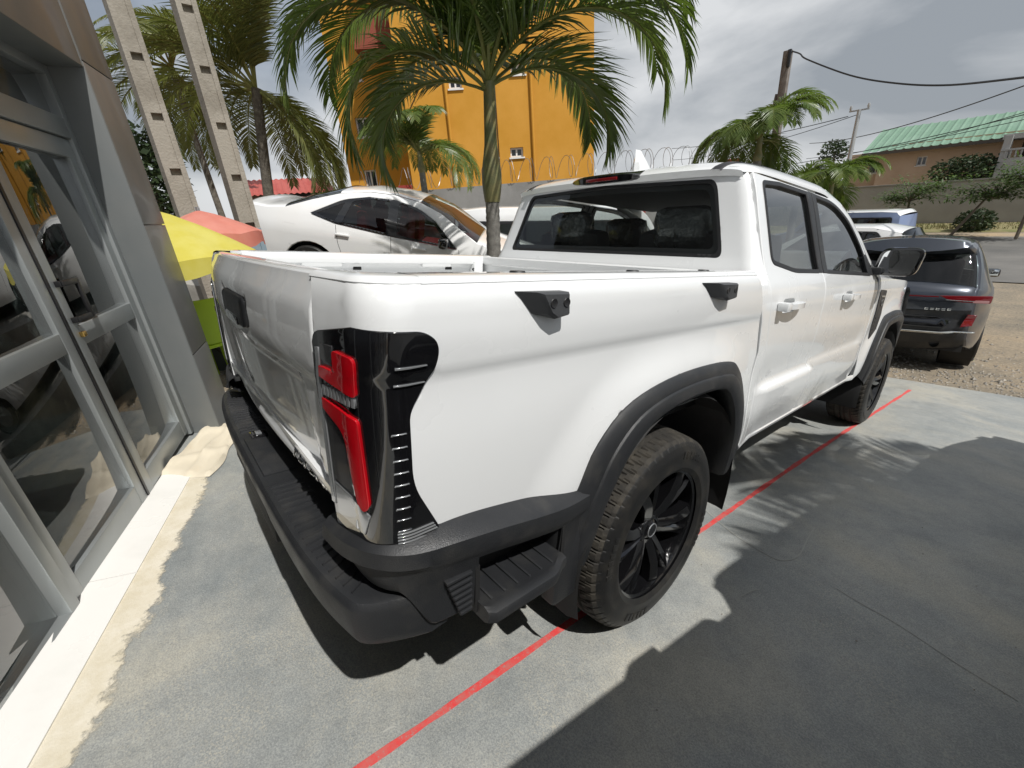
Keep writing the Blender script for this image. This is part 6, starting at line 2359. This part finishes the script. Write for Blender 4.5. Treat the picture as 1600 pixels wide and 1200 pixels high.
MB().bevbox((0.0, 0, h - 0.02), (0.6, 0.05, 0.05), 0.01).build('cross_arm', GALV, T)
for x in (-0.26, 0.26):
    MB().lathe([(0, 0.16), (0.03, 0.15), (0.05, 0.07), (0.03, 0.0)], 8, (x, 0, h)).build('insulator', GALV, T)


def wire(lab, P, rad, sag=0.0, n=24):
    m = MB()
    P = [Vector(p) for p in P]
    if len(P) == 2:
        pts = [P[0].lerp(P[1], k / n) - Vector((0, 0, sag * 4 * (k / n) * (1 - k / n))) for k in range(n + 1)]
    else:
        pts = spline(P, n * 2)
    m.tube(pts, rad, 5)
    tag(m.build('overhead_wire', CABLE, None), lab, 'wire', 'overhead wires at the right')


wire('thick bundled wire sagging from the utility pole to the right edge', [at(1238, 80, 20), at(1250, 84, 19.5), at(1262, 93, 19), at(1330, 118, 18), at(1400, 130, 17), at(1480, 133, 16), at(1600, 121, 14), at(1800, 96, 12)], 0.022)
wire('upper one of the straight wires running to the lamp post', [at(1265, 224, 30), at(1790, 62, 14)], 0.015, 0.35)
wire('lower one of the straight wires running to the lamp post', [at(1240, 260, 30), at(1800, 112, 17)], 0.010, 0.30)
wire('wire crossing the green roof', [at(1200, 262, 30), at(1800, 128, 22)], 0.015, 0.2)
wire('thin wire below the one crossing the green roof', [at(1260, 248, 32), at(1800, 140, 22)], 0.012, 0.2)
wire('thin wire ending left of the lamp post top', [at(1050, 232, 34), at(1325, 182, 22)], 0.014, 0.2)
wire('thin wire slung between the palms and the lamp post', [at(1050, 250, 34), at(1343, 178, 22)], 0.012, 0.3)

# loose stones on the gravel near the apron and by the pier
st = MB()
rnd = random.Random(77)
for k in range(5200):
    if k < 3600:
        x, y = rnd.uniform(-0.6, 5.5), 5.3 + abs(rnd.gauss(0, 1.7)) + 0.22 * 1.0
        if y < 5.62 + 0.22 * (x - 0.8):
            continue
    else:
        x, y = rnd.uniform(-6.5, -2.78), rnd.uniform(-1.2, 0.6)
    s = rnd.uniform(0.006, 0.022) * (1.8 if rnd.random() < 0.04 else 1)
    z = gz(x, y) - 0.045 + s * 0.3
    P = [Vector((rnd.uniform(0.6, 1.1) * s * a, rnd.uniform(0.6, 1.1) * s * b, rnd.uniform(0.5, 0.9) * s * c)) for a, b, c in ((1, 0, 0), (-1, 0, 0), (0, 1, 0), (0, -1, 0), (0, 0, 1), (0, 0, -1))]
    c = Vector((x, y, z))
    st.add([c + p for p in P], [(0, 2, 4), (2, 1, 4), (1, 3, 4), (3, 0, 4), (2, 0, 5), (1, 2, 5), (3, 1, 5), (0, 3, 5)])
for k in range(420):                      # grit blown onto the apron
    x, y = rnd.uniform(-2.3, 3.0), rnd.uniform(-1.6, 5.2)
    s = rnd.uniform(0.0015, 0.0045)
    c = TILT @ Vector((x, y, s * 0.5))
    P = [Vector((s * a * rnd.uniform(0.6, 1.2), s * b * rnd.uniform(0.6, 1.2), s * c_ * 0.6)) for a, b, c_ in ((1, 0, 0), (-1, 0, 0), (0, 1, 0), (0, -1, 0), (0, 0, 1), (0, 0, -1))]
    st.add([c + q_ for q_ in P], [(0, 2, 4), (2, 1, 4), (1, 3, 4), (3, 0, 4), (2, 0, 5), (1, 2, 5), (3, 1, 5), (0, 3, 5)])
tag(st.build('gravel', mat('loose stones', (0.24, 0.225, 0.20), 0.9, noise=(9, (0.40, 0.36, 0.30), 0.45, 0.6)), None, 0), 'loose gravel stones scattered on the ground', 'gravel', None, 'stuff')
